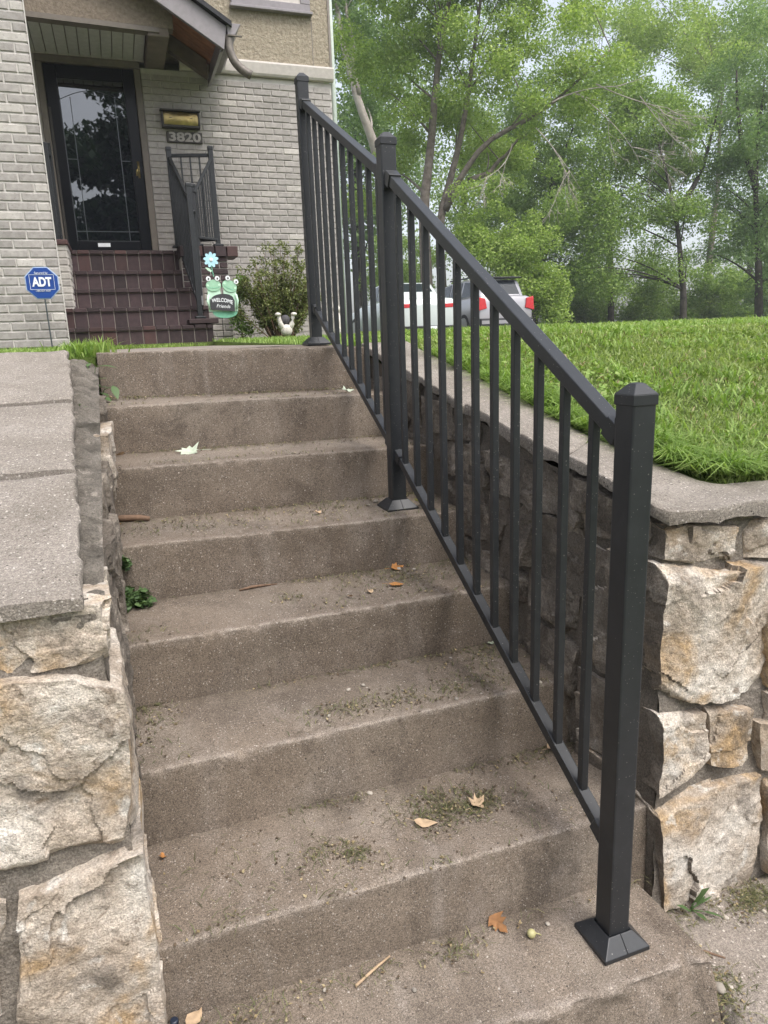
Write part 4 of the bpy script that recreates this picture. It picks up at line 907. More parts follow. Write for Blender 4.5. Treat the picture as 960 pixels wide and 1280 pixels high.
s_ = MB(); s_.tube([(px_[0], 6.4, 1.32), (px_[0], 6.4, 1.40), (px_[0]+.01, 6.4, 1.48), (px_[0], 6.4, 1.56)], [.075, .06, .05, .03], 12); s_.sphere((px_[0], 6.39, 1.60), .042, 12, 8); obj('figure', s_.mesh('figure', True), M['statue'], st)

# ------------------------------------------------------------------ leaves and plants
def leaf_cloud(C, n, rad, size, up=.35, seed=0, asp=.55, flat=.6):
    """n kite-shaped leaves spread through ellipsoids; C: centres (k,3), rad (k,3)"""
    r_ = np.random.default_rng(seed); C = np.asarray(C, float); k = len(C); vol = np.prod(rad, axis=1)**.7; idx = r_.choice(k, n, p=vol/vol.sum())
    d = r_.normal(size=(n, 3)); d /= np.linalg.norm(d, axis=1, keepdims=True); rr = r_.random(n)**.45
    P = C[idx]+d*rr[:, None]*rad[idx]
    nv = r_.normal(size=(n, 3)); nv[:, 2] = np.abs(nv[:, 2])+up; nv /= np.linalg.norm(nv, axis=1, keepdims=True)
    t = r_.normal(size=(n, 3)); t[:, 2] -= .5; t -= nv*(t*nv).sum(1, keepdims=True); t /= np.linalg.norm(t, axis=1, keepdims=True); b = np.cross(nv, t)
    s_ = size*r_.uniform(.6, 1.35, n)[:, None]
    V = np.stack([P-t*s_*.5, P+b*s_*asp*.5+t*s_*.05-nv*s_*.06, P+t*s_*.5-nv*s_*.12, P-b*s_*asp*.5+t*s_*.05-nv*s_*.06], 1).reshape(-1, 3)
    return V, np.arange(4*n).reshape(n, 4)

def tree(name, label, base, h, crown, nleaf, lsize, leaf, bark, r0, cat='tree', group=None, trunk=None, tscale=(1, .8, .5, .4), limbs=16, seed=0, extra=None, ncl=46, clr=(.75, 1.5)):
    """crown: list of ellipsoids (centre, radii) in metres (absolute)"""
    r_ = np.random.default_rng(seed+500); e = empty(name, base, label, cat, group); base = np.array(base, float)
    tp = trunk or [[base, base+(r_.normal(0, .1), r_.normal(0, .1), h*.25), base+(r_.normal(0, .25), r_.normal(0, .25), h*.55), base+(r_.normal(0, .4), r_.normal(0, .4), h*.85)]]
    tb = MB(); spine = []
    for ti, p in enumerate(tp):
        p = np.array(p, float); m = 14; t = np.linspace(0, 1, m); u = np.linspace(0, 1, len(p)); Q = np.stack([np.interp(t, u, p[:, i]) for i in range(3)], 1)
        Q[1:-1] = (Q[:-2]+2*Q[1:-1]+Q[2:])/4
        Q += np.stack([vnoise(np.stack([t*5+seed, t*0+i*9, t*0], 1), seed+i) for i in range(3)], 1)*r0*.35
        rr = r0*(1-.8*t)*tscale[min(ti, 3)]; tb.tube(Q, rr, 9); spine += [(Q[i], rr[i]) for i in range(3, m)]
    cl = []; rad = []
    wts = np.array([np.prod(c[1]) for c in crown]); wts = wts/wts.sum()
    for i in range(ncl):
        c, rd = crown[r_.choice(len(crown), p=wts)]; d = r_.normal(size=3); d /= np.linalg.norm(d); p = np.array(c)+d*np.array(rd)*r_.random()**.5
        q = r_.uniform(*clr); cl.append(p); rad.append((q, q, q*.72))
    cl = np.array(cl); rad = np.array(rad)
    for i in range(min(limbs, ncl)):
        tgt = cl[i]; cand_ = [(np.linalg.norm(tgt-s_[0])+(4*max(0, s_[0][2]-tgt[2]+1.4)), k) for k, s_ in enumerate(spine)]; _, k = min(cand_); S, sr = spine[k]
        mid = (S+tgt)/2+r_.normal(0, .15, 3)+np.array((0, 0, .12))*np.linalg.norm(tgt-S); t = np.linspace(0, 1, 7)[:, None]; Q = (1-t)**2*S+2*t*(1-t)*mid+t*t*tgt
        tb.tube(Q, np.linspace(max(.02, sr*.36), .012, 7), 6)
    if extra:
        for Q, ra in extra: tb.tube(Q, ra, 7)
    obj('trunk', tb.mesh('trunk', True), M[bark], e)
    V, F = leaf_cloud(cl, nleaf, rad, lsize, seed=seed)
    obj('crown', quick('crown', V, F), M[leaf], e)
    return e

def pxm(Y, px=480): return FPX/((at_y(px, 400, Y)-CAM)@FW)
def ell(px, py, rx, ry, Y, depth=None):
    s = pxm(Y, px); return (at_y(px, py, Y), (rx/s, depth or max(rx, ry)/s*.7, ry/s))
def gz(x, y): return float(ground(x, y))
def base(px, Y): p = at_y(px, 405, Y); return (p[0], Y, gz(p[0], Y)-.1)
def P3(px, py, Y): return at_y(px, py, Y)
TG = 'trees beyond the lawn'
# large bright maple with two stems and a bare limb to the right
Y = 24
bA = np.array(base(535, Y)); bB = np.array(base(556, Y+.5))
mt = tree('maple_tree', 'tall bright green maple with twin grey stems standing behind the parked cars', bA, 14,
     [ell(560, 60, 125, 95, Y), ell(505, 130, 85, 80, Y+2.2), ell(475, 240, 42, 60, Y+2), ell(615, 190, 55, 65, Y+2.5), ell(650, 130, 60, 50, Y-2.4), ell(700, 60, 90, 75, Y-2), ell(595, 225, 45, 40, Y-1.5), ell(600, -60, 170, 80, Y)], 105000, .118, 'leaf_bright', 'bark', .27,
     trunk=[[bA, P3(534, 330, Y), P3(534, 230, Y), P3(545, 90, Y), P3(570, -60, Y)], [bB, P3(552, 330, Y), P3(556, 250, Y), P3(585, 130, Y), P3(600, -20, Y)], [P3(556, 262, Y), P3(575, 225, Y-.5), P3(625, 165, Y-1.5), P3(700, 125, Y-2.5), P3(760, 60, Y-3)],
            [P3(585, 225, Y), P3(620, 215, Y), P3(640, 180, Y-.5), P3(665, 165, Y-1)]], limbs=26, seed=1, ncl=150, clr=(.4, 1.05))
dl = MB(); rt = np.random.default_rng(11)
def twig(a, b, r0_, depth_, sag=.0):
    a = np.array(a); b = np.array(b); t = np.linspace(0, 1, 9)[:, None]; mid = (a+b)/2+rt.normal(0, .12, 3)*np.linalg.norm(b-a)+np.array((0, 0, sag)); Q = (1-t)**2*a+2*t*(1-t)*mid+t*t*b
    dl.tube(Q, np.linspace(r0_, r0_*.35, 9), 5)
    if depth_:
        for _ in range(4):
            s_ = Q[rt.integers(3, 9)]; L = np.linalg.norm(b-a)*rt.uniform(.3, .6); d = (b-a)/np.linalg.norm(b-a)+rt.normal(0, .55, 3)+np.array((.1, 0, -.35)); d /= np.linalg.norm(d); twig(s_, s_+d*L, max(.006, r0_*.55), depth_-1)
twig(P3(690, 128, 21), P3(770, 108, 20.5), .03, 1); twig(P3(745, 105, 20.8), P3(835, 135, 20.3), .024, 3); twig(P3(640, 180, 22), P3(600, 225, 21.5), .02, 3); twig(P3(720, 115, 21), P3(800, 205, 20.4), .018, 3); twig(P3(670, 160, 21.5), P3(725, 235, 21), .018, 3); twig(P3(800, 120, 20.4), P3(850, 180, 20.2), .016, 3)
obj('dead_limb', dl.mesh('dead_limb', True), M['bark_pale'], mt)
# bare pale leaning trunk by the house corner
Y = 30; b0 = np.array(base(500, Y))
tree('bare_trunk_tree', 'leaning pale bare trunk with sparse bluish leaves next to the house corner', b0, 14, [ell(445, 40, 45, 60, Y+1), ell(455, 130, 40, 45, Y+2), ell(430, -60, 60, 60, Y)], 20000, .14, 'leaf_blue', 'bark_pale', .30,
     trunk=[[b0, P3(492, 300, Y), P3(470, 190, Y), P3(447, 120, Y), P3(428, 50, Y), P3(415, -40, Y)], [P3(447, 120, Y), P3(440, 60, Y), P3(432, 0, Y), P3(436, -60, Y)]], tscale=(1, .42), limbs=8, seed=2, ncl=46, clr=(.4, 1.0))
tree('leafy_tree', 'dense light green young tree right behind the grey car', base(640, 23), 5, [ell(635, 330, 62, 62, 22.5), ell(600, 290, 35, 35, 22.5), ell(680, 370, 40, 35, 22)], 42000, .10, 'leaf_bright', 'bark_dark', .10, limbs=14, seed=3, ncl=80, clr=(.3, .75))
tree('leafy_tree', 'mid green tree with slim dark trunk in the middle of the far lawn edge', base(853, 26), 10, [ell(800, 190, 85, 75, 27), ell(740, 260, 70, 70, 27), ell(845, 290, 60, 60, 26), ell(770, 130, 80, 50, 28), ell(760, 350, 55, 40, 27)], 58000, .125, 'leaf_mid', 'bark_dark', .17,
     trunk=[[base(853, 26), P3(852, 360, 26), P3(850, 300, 26), P3(838, 240, 26), P3(815, 150, 26.5)], [P3(848, 262, 26), P3(880, 210, 26), P3(900, 120, 26)]], limbs=18, seed=4, ncl=120, clr=(.4, 1.1))
tree('leafy_tree', 'dark bluish tree filling the right edge of the view', base(948, 25), 13, [ell(955, 130, 70, 120, 25), ell(925, 290, 60, 60, 26), ell(985, 300, 60, 90, 25), ell(905, 200, 45, 60, 26)], 54000, .125, 'leaf_blue', 'bark_dark', .20,
     trunk=[[base(948, 25), P3(948, 330, 25), P3(944, 230, 25), P3(955, 100, 25)], [P3(944, 235, 25), P3(925, 170, 25), P3(920, 90, 25)]], limbs=16, seed=5, ncl=115, clr=(.4, 1.1))
tree('leafy_tree', 'yellowish green tall crown above the right end of the lawn', base(880, 36), 16, [ell(850, 50, 95, 75, 36), ell(930, 20, 85, 80, 37), ell(940, 90, 60, 60, 37), ell(780, 30, 70, 60, 36)], 44000, .155, 'leaf_bright', 'bark', .28, limbs=14, seed=6, ncl=95, clr=(.6, 1.4))
tree('leafy_tree', 'dark spreading tree with leaning trunk behind the light green young tree', base(690, 30), 11, [ell(690, 230, 75, 80, 31), ell(640, 260, 50, 60, 31), ell(730, 330, 60, 55, 31), ell(680, 150, 80, 50, 32)], 52000, .13, 'leaf_dark', 'bark_dark', .22,
     trunk=[[base(665, 30), P3(672, 310, 30), P3(690, 240, 30), P3(715, 160, 30)], [base(762, 31), P3(765, 330, 31), P3(760, 260, 31), P3(770, 160, 31)]], limbs=16, seed=7, ncl=110, clr=(.45, 1.2))
for i, (px, py, rx, ry, Y, lf, lb) in enumerate([(450, 130, 70, 170, 40, 'leaf_blue', 'hazy bluish tree farthest left beyond the house corner'), (590, 150, 110, 200, 44, 'leaf_mid', 'tall backdrop tree seen through the maple crown'), (760, 120, 120, 200, 46, 'leaf_mid', 'tall backdrop tree behind the bare dead limb'), (930, 180, 120, 200, 46, 'leaf_blue', 'tall hazy backdrop tree at the far right')]):
    tree('backdrop_tree', lb, base(px, Y), 18, [ell(px, py, rx, ry, Y, 4.5), ell(px, py+ry*.6, rx*1.05, ry*.45, Y, 4)], 26000, .22, lf, 'bark_dark', .3, limbs=14, seed=20+i, ncl=110, clr=(.8, 1.8))
for i, (px, Y, rx, ry, lf, lb) in enumerate([(720, 33, 55, 35, 'leaf_mid', 'low green thicket below the dark leaning trunk'), (800, 32, 60, 45, 'leaf_mid', 'low thicket left of the slim dark trunk'), (890, 31, 65, 45, 'leaf_mid', 'low green thicket right of the slim dark trunk'), (960, 30, 60, 65, 'leaf_blue', 'low thicket at the right edge of the lawn'), (500, 36, 60, 60, 'leaf_mid', 'low green thicket behind the white car')]):
    tree('thicket', lb, base(px, Y), 3, [ell(px, 400-ry*.7, rx, ry, Y, 2.2), ell(px, 392, rx, 16, Y, 2)], 22000, .135, lf, 'bark_dark', .06, cat='bush', limbs=8, seed=40+i, ncl=60, clr=(.4, .9))
# trees across the street, behind the photographer: the door glass mirrors them
for i, (x, y, h_, lb) in enumerate([(-4.6, -21, 9.5, 'street tree opposite the house, leaning crown'), (.6, -25, 11, 'broad street tree opposite the stairs'), (7.0, -22, 9, 'tall street tree opposite the lawn'), (-12, -25, 9, 'street tree farthest along the opposite pavement')]):
    tree('street_tree', lb, (x, y, -.14), h_+3, [((x, y, h_*.55), (3.6, 3.2, 3.2)), ((x+.6, y, h_*.95), (3.4, 3.2, 3.6)), ((x-1, y, h_*.30), (3.4, 3, 2))], 26000, .42, 'leaf_street', 'bark_dark', .3, limbs=14, seed=60+i, ncl=70, clr=(.9, 1.7))

# bush against the house
bs = empty('bush', (1.35, 6.9, 1.32), 'loose olive green bush with thin upright stems against the brick wall', 'bush')
tb = MB(); cl = []; rad = []; rb = np.random.default_rng(21)
for i in range(80):
    a = rb.uniform(-1, 1); top = np.array((1.37+a*.44+rb.normal(0, .06), 6.95+rb.normal(0, .16), 1.34+rb.uniform(.45, 1.05)*(1-.30*abs(a)))); s0 = np.array((1.38+a*.12, 6.95+rb.normal(0, .06), 1.30)); mid = (s0+top)/2+rb.normal(0, .05, 3); t = np.linspace(0, 1, 7)[:, None]; Q = (1-t)**2*s0+2*t*(1-t)*mid+t*t*top
    tb.tube(Q, np.linspace(.007, .002, 7), 5)
    for q in range(2, 7): cl.append(Q[q]); rad.append((.055, .055, .06))
obj('stem', tb.mesh('stem', True), M['wood'], bs)
V, F = leaf_cloud(cl, 17000, np.array(rad), .036, seed=5, asp=.4); obj('foliage', quick('foliage', V, F), M['bush_leaf'], bs)
b2 = empty('bush', (.95, 7.0, 1.32), 'small dark leafy shrub between frog sign and olive bush', 'bush')
V, F = leaf_cloud([(.93, 7.0, 1.75), (.97, 7.0, 1.9), (.9, 7.0, 1.55), (.98, 7.0, 1.45)], 1500, np.array([(.11, .1, .13)]*4), .04, seed=6, asp=.4); obj('foliage', quick('foliage', V, F), M['leaf_dark'], b2)
obj('stem', MB().tube([(.95, 7.0, 1.3), (.94, 7.0, 1.6), (.95, 7.0, 1.9)], [.01, .007, .003], 6), M['wood'], b2)

# grass: curved three-segment blades
def blades(P, h, w_, seed=0, lean=.5):
    r_ = np.random.default_rng(seed); n = len(P); a = r_.uniform(0, 2*math.pi, n); b = a+r_.normal(0, .5, n)+math.pi/2
    d = np.stack([np.cos(a), np.sin(a), 0*a], 1); s_ = np.stack([np.cos(b), np.sin(b), 0*a], 1)
    h = h*r_.uniform(.5, 1.3, n); ln_ = lean*r_.uniform(.2, 1.6, n)
    up = np.array((0, 0, 1.0)); wv = s_*(w_*r_.uniform(.6, 1.3, n))[:, None]
    m1 = P+up*(h*.55)[:, None]+d*(h*ln_*.25)[:, None]; tip = P+up*(h*np.clip(1-.25*ln_, .3, 1))[:, None]+d*(h*ln_*.8)[:, None]
    V = np.stack([P-wv*.5, P+wv*.5, m1+wv*.42, m1-wv*.42, tip], 1).reshape(-1, 3); i = np.arange(n)*5
    F4 = np.stack([i, i+1, i+2, i+3], 1); F3 = np.stack([i+3, i+2, i+4], 1)
    F = np.concatenate([np.stack([F4[:, 0], F4[:, 1], F4[:, 2]], 1), np.stack([F4[:, 0], F4[:, 2], F4[:, 3]], 1), F3]); return V, F
rg = np.random.default_rng(9)
def lawn_pts(n, dmin, dmax, a0, a1, p):
    u = rg.random(n); e_ = 2-p; d = (dmin**e_+u*(dmax**e_-dmin**e_))**(1/e_); a = rg.uniform(a0, a1, n)
    x = CAM[0]+d*np.sin(a); y = CAM[1]+d*np.cos(a); return x, y, d
x, y, d = lawn_pts(420000, 1.6, 26, R(18), R(62), 1.55)
inner = np.interp(y, [.13, .19, .27, .55, .7, 1.0, 1.97], [1.15, .975, .965, .93, .905, .895, .905])
ok = (y > .135) & (x > np.where(y < .19, 1.0, inner)+.003) & ~((x > .9) & (y < .15) & (x < 1.12))
ok &= ~((y > 7.5) & (x < 2.6))
x, y, d = x[ok], y[ok], d[ok]
cl_ = fbm(np.stack([x*1.4, y*1.4, 0*x], 1), 3, 3); bare = fbm(np.stack([x*2.2, y*1.1, 0*x], 1), 8, 3)
keep = rg.random(len(x)) < np.where(bare > .62, .45, 1); x, y, d, cl_ = x[keep], y[keep], d[keep], cl_[keep]
z = ground(x, y)-.005
hgt = (.036+.016*cl_)*np.clip(.8+d*.05, .9, 1.7); wd = .0041*np.clip(d/2.2, 1, 5)
V, F = blades(np.stack([x, y, z], 1), hgt, wd, 1, 1.3)
tag(obj('lawn_grass', quick('lawn_grass', V, F), M['grass']), kind='stuff')
x, y, d = lawn_pts(5000, 1.6, 18, R(18), R(62), 1.5)
ok = (y > .16) & (x > 1.02) & ~((y > 7.5) & (x < 2.6)); x, y, d = x[ok], y[ok], d[ok]
kk = fbm(np.stack([x*1.3, y*.9, 0*x], 1), 14, 3) > -.9; x, y, d = x[kk], y[kk], d[kk]
V, F = blades(np.stack([x, y, ground(x, y)+.012], 1), .03*np.clip(.8+d*.05, .9, 1.6), .0035*np.clip(d/2.2, 1, 4), 2, 2.2)
tag(obj('dry_clippings', quick('dry_clippings', V, F), M['straw']), kind='stuff')
x, y, d = lawn_pts(26000, 1.6, 9, R(18), R(62), 1.3)
ok = (y > .17) & (x > 1.0) & ~((y > 7.5) & (x < 2.6)) & (fbm(np.stack([x*1.7, y*1.7, 0*x], 1), 31, 3) > .05); x, y, d = x[ok], y[ok], d[ok]
V, F = leaf_cloud(np.stack([x, y, ground(x, y)+.022], 1), len(x), np.full((len(x), 3), .012), .022, 1.5, 77, .75)
tag(obj('lawn_weeds', quick('lawn_weeds', V, F), M['grass_fresh']), kind='stuff')
# ragged taller clumps
cx_, cy_, cd_ = lawn_pts(420, 1.7, 10, R(20), R(60), 1.3); ok = (cy_ > .22) & (cx_ > 1.05) & ~((cy_ > 7.5) & (cx_ < 2.6)); cx_, cy_, cd_ = cx_[ok], cy_[ok], cd_[ok]
ri = rg.integers(0, len(cx_), 15000); tx = cx_[ri]+rg.normal(0, .03, 15000)*(1+.15*cd_[ri]); ty = cy_[ri]+rg.normal(0, .03, 15000)*(1+.15*cd_[ri]); ty = np.maximum(ty, .16)
V, F = blades(np.stack([tx, ty, ground(tx, ty)-.005], 1), .060*(1+.04*cd_[ri]), .0052*np.clip(cd_[ri]/2.2, 1, 3), 21, 1.5)
tag(obj('grass_clumps', quick('grass_clumps', V, F), M['grass_fresh']), kind='stuff')
# longer fresh blades along the inner edge of the coping
t = rg.random(9000); ex = np.interp(t, [0, .35, .55, .7, .8, 1], [.905, .90, .945, .97, 1.05, 1.7]); ey = np.interp(t, [0, .35, .55, .7, .8, 1], [1.7, .72, .4, .21, .16, .145])
cm_ = fbm(np.stack([t*40, 0*t, 0*t], 1), 4, 2); ex = ex+np.abs(rg.normal(0, .045, len(t)))-.012; ey = ey+np.abs(rg.normal(0, .04, len(t)))*(t > .6)-.012*(t > .6)
V, F = blades(np.stack([ex, ey, np.maximum(ground(ex, ey)-.004, .91+.19*np.clip(ey-.1, 0, 2))], 1), np.clip(.046+.035*cm_, .018, .10), .0046+0*t, 3, 2.2)
tag(obj('edge_grass', quick('edge_grass', V, F), M['grass_fresh']), kind='stuff')
# yard grass left and in front of the house
gx = np.concatenate([rg.uniform(-2.4, -.46, 15000), rg.uniform(.58, 2.6, 9000), rg.uniform(-.85, .5, 900), rg.normal(-.49, .045, 700)])
gy = np.concatenate([1.95+4.5*rg.random(15000)**1.7, 1.98+5.0*rg.random(9000)**1.2, 6.42+.22*rg.random(900), rg.normal(2.06, .05, 700)])
gh = np.concatenate([np.full(15000, .035), np.full(9000, .045), np.full(900, .05), np.full(700, .07)])
V, F = blades(np.stack([gx, gy, np.where((gx > -.44) & (gx < .56) & (gy < 6.7), 1.27, ground(gx, gy))-.004], 1), gh, .006+0*gx, 4, .9)
tag(obj('yard_grass', quick('yard_grass', V, F), M['grass_fresh']), kind='stuff')

# weeds with separate leaves
def leaf_poly(L, W, fold=.15, curl=.2, n=7):
    t = np.linspace(0, 1, n); w_ = W*np.sin(np.pi*t**.75)*.5; zc = -curl*L*t*t
    mid = np.stack([t*L, 0*t, zc], 1); le = np.stack([t*L, w_, zc+fold*w_], 1); ri = np.stack([t*L, -w_, zc+fold*w_], 1)
    V = np.concatenate([mid, le, ri]); F = [(i, i+1, n+i+1, n+i) for i in range(n-1)]+[(i, 2*n+i, 2*n+i+1, i+1) for i in range(n-1)]
    return MB().add(V, F)
def weed(loc, label, specs, m='weed', cat='weed'):
    e = empty('weed_plant', loc, label, cat); sm = MB()
    for (dx, dy, dz, L, W, yaw, pit) in specs:
        obj('leaf', leaf_poly(L, W).mesh('leaf', True), M[m], e, (loc[0]+dx, loc[1]+dy, loc[2]+dz), (0, -pit, yaw))
        sm.tube([loc, (loc[0]+dx*.5, loc[1]+dy*.5, loc[2]+dz*.8), (loc[0]+dx, loc[1]+dy, loc[2]+dz)], [.0022, .0018, .0012], 5)
    obj('stem', sm.mesh('stem', True), M['weed'], e)
    return e
rw = np.random.default_rng(31)
weed((-.468, 1.86, 1.07), 'broad leaved green weed growing in the gap beside the top riser', [(.015, -.05, .150, .085, .042, -.4, .1), (.07, -.06, .075, .065, .030, -1.3, -.7), (.0, -.07, .07, .065, .032, -.6, .2), (.02, -.09, .035, .07, .034, -1.0, .0), (.01, -.08, .10, .06, .03, -.8, .3), (-.01, -.10, .01, .06, .03, -.5, .1), (.0, -.03, .08, .04, .024, -.9, .1), (.02, -.045, .05, .045, .024, -.7, -.2), (-.02, -.02, .11, .04, .02, 2.4, .3), (-.01, -.05, .03, .04, .022, -1.9, .1), (.03, -.05, .02, .035, .02, -.2, .1), (-.015, -.02, .15, .035, .018, 1.2, .6)])
weed((-.50, 1.3, 1.085), 'tiny pale weed sprouting from the left wall mortar', [(.0, -.01, .03, .02, .012, -1.2, .4), (.008, 0, .02, .02, .01, .4, .3), (-.008, -.005, .025, .02, .01, 2.6, .3)])
weed((.566, 1.02, .705), 'yellowish weed at the foot of the middle railing post', [(.01*math.cos(i*1.3), .01*math.sin(i*1.3), .012+.006*(i % 4), .03, .018, i*1.3, .55) for i in range(10)], 'weed_yellow')
weed((.80, -.05, -.108), 'pale green weed with upright leaves at the base of the corner stone', [(.01, 0, .02, .055, .024, -.4, 1.1), (.02, 0, .01, .04, .02, .3, .8), (-.01, -.01, .01, .04, .015, 2.8, .7), (0, -.02, .01, .035, .012, -1.6, .4), (.02, -.02, .008, .045, .008, -.9, .25), (.03, 0, .01, .04, .008, .1, .3)])
# clover clumps in the left corner of the fourth tread
def clump(loc, r, n, size, m, label, name='clover_clump', seed=0, hz=.5):
    rr = np.random.default_rng(seed); k = 9; C = np.array(loc)+rr.normal(0, 1, (k, 3))*np.array((r, r, r*hz))*.6; C[:, 2] = np.abs(C[:, 2]-loc[2])+loc[2]+.01
    V, F = leaf_cloud(C, n, np.full((k, 3), r*.4), size, 1.2, seed, .9); 
    e = empty(name, loc, label, 'weed'); obj('foliage', quick('foliage', V, F), M[m], e); sm = MB()
    for c in C: sm.tube([loc, (np.array(loc)+c)/2+(0, 0, .012), c], [.0016, .0013, .001], 5)
    obj('stem', sm.mesh('stem', True), M['weed'], e); return e
clump((-.405, .885, .560), .075, 520, .021, 'weed', 'low clover clump spilling onto the tread in the left corner', seed=1)
clump((-.424, .93, .66), .045, 230, .019, 'weed', 'small clover sprig hanging from the wall above the larger clump', seed=2, hz=1.2)

# fallen leaves
LOBE = {'maple': [(0, 0), (.18, -.08), (.42, -.36), (.46, -.20), (.62, -.30), (.60, -.12), (.78, -.14), (1, 0), (.78, .14), (.60, .12), (.62, .30), (.46, .20), (.42, .36), (.18, .08)],
        'oval': [(0, 0), (.2, -.16), (.45, -.24), (.7, -.18), (.88, -.09), (1, 0), (.88, .09), (.7, .17), (.45, .25), (.2, .15)],
        'star': [(0, 0), (.12, -.12), (.02, -.42), (.3, -.28), (.48, -.5), (.55, -.22), (.78, -.3), (.74, -.1), (1.05, 0), (.74, .1), (.78, .3), (.55, .22), (.48, .5), (.3, .28), (.02, .42), (.12, .12)]}
def TZ(k, x, y):
    """height of tread k at x, y (the treads are a little out of level)"""
    f = lambda z, t: z-.54*t+t*x
    if k == 0: a, ya, b, yb_ = -.002, -.23, f(0, tB[0]), 0.0
    else: a, ya = f(zn[k-1], tN[k-1]), yn[k-1]; b, yb_ = (f(zbk[k], tB[k]), yb[k]) if k < 7 else (1.266, 2.345)
    return a+(b-a)*(y-ya)/(yb_-ya)
def fallen(loc, L, shape, m, yaw, label, tilt=(.15, .1), curl=.25, seed=0, group=None, stalk=.4):
    rr = np.random.default_rng(seed); p = np.array(LOBE[shape], float); p[1:] += rr.normal(0, .025, p[1:].shape)
    c = np.array([.45, 0]); V = []; F = []; n = len(p); rings = 4
    for q in range(rings+1):
        for a in p:
            xy = c+(a-c)*q/rings; r2 = np.linalg.norm(xy-c); V.append((xy[0]-.45, xy[1], curl*(r2**2)*(1+.8*math.sin(5*math.atan2(xy[1], xy[0]-.45)+seed))+.03*math.sin(9*xy[0]+seed)+.02*rr.normal()*(q == rings)))
    F = [(q*n+i, q*n+(i+1) % n, (q+1)*n+(i+1) % n, (q+1)*n+i) for q in range(rings) for i in range(n)]
    mb = MB().add(np.array(V)*L, F)
    if stalk: mb.tube(np.array([(-.45, 0, 0), (-.6, .02, .03), (-.45-stalk, .07, .02)])*L, [.012*L, .01*L, .008*L], 5)
    me = mb.mesh('fallen_leaf', True)
    zmin = min(v.co.z for v in me.vertices)
    o = obj('fallen_leaf', me, M[m], None, (loc[0], loc[1], loc[2]+.004-zmin*.6), (tilt[0], tilt[1], yaw)); return tag(o, label, 'leaf', group)
def fall(x, y, k, *a, **kw): fallen((x, y, TZ(k, x, y)+.002), *a, **kw)
fall(-.165, 1.475, 5, .085, 'star', 'leaf_pale', 2.9, 'pale green lobed leaf lying pale side up on the fifth tread', (-.42, .05), .2, 1, stalk=.5)
fall(.203, 1.081, 4, .042, 'maple', 'leaf_tan', 1.0, 'tan curled leaf in the middle of the tread before the middle post', (.5, .3), .6, 2)
fall(.413, .905, 3, .060, 'maple', 'leaf_orange', .4, 'orange brown pointed leaf against the riser below the middle post', (.5, .1), .4, 3)
fall(.355, .755, 3, .050, 'oval', 'leaf_orange', -.2, 'flat orange leaf near the nosing of the third tread', (.1, .1), .3, 4)
fall(.586, .784, 3, .042, 'oval', 'leaf_orange', 2.2, 'small orange leaf under the bottom rail', (.4, -.2), .4, 5)
fall(.260, .728, 3, .034, 'maple', 'leaf_tan', .7, 'small whitish curled leaf left of the orange pair', (.5, .3), .6, 6)
fall(.195, .713, 3, .024, 'oval', 'leaf_tan', 2.0, 'tiny bleached leaf scrap at the third nosing', (.3, .4), .6, 7)
fall(.178, .140, 1, .055, 'oval', 'leaf_tan', -.5, 'beige pointed leaf at the lower edge of the grass clippings', (.1, .15), .3, 8)
fall(.324, .156, 1, .062, 'maple', 'leaf_tan', .6, 'crumpled tan leaf at the right end of the grass clippings', (.3, .2), .7, 9)
fall(.286, -.014, 0, .066, 'maple', 'leaf_brown', -1.3, 'curled brown leaf leaning on the lowest riser', (.55, .2), .7, 10)
fall(-.400, .255, 1, .030, 'maple', 'leaf_orange', 1.6, 'small pinkish orange leaf scrap next to the left wall', (.4, .2), .5, 11)
fall(.603, .611, 2, .028, 'oval', 'leaf_pale', .2, 'small white leaf scrap by the bottom rail', (.2, .1), .3, 12, stalk=0)
fall(.515, 1.70, 6, .062, 'star', 'leaf_pale', .4, 'pale leaf lying on the top tread under the upper rail', (.3, .1), .3, 13)
fall(.625, .300, 1, .060, 'oval', 'leaf_tan', .5, 'dry tan leaf in the right corner of the first tread', (.2, .2), .5, 14)
fall(-.375, -.02, 0, .055, 'oval', 'leaf_tan', .9, 'yellow straw coloured leaf in the lower left corner', (.2, .3), .4, 15)
fall(-.41, 1.85, 6, .040, 'maple', 'leaf_tan', .9, 'pinkish dry leaf beside the broad leaved weed', (.5, .3), .5, 16)
fall(-.43, 1.20, 4, .03, 'oval', 'leaf_brown', .9, 'brown scrap of leaf in front of the thick twig', (.4, .3), .5, 17)
fall(.600, 1.14, 4, .03, 'oval', 'leaf_tan', .9, 'pale leaf scrap right of the middle post base', (.4, .3), .5, 18)
fall(-.40, 1.52, 5, .045, 'oval', 'leaf_tan', 2.6, 'tan shrivelled leaf in the left corner of the fifth tread', (.3, .3), .5, 19)
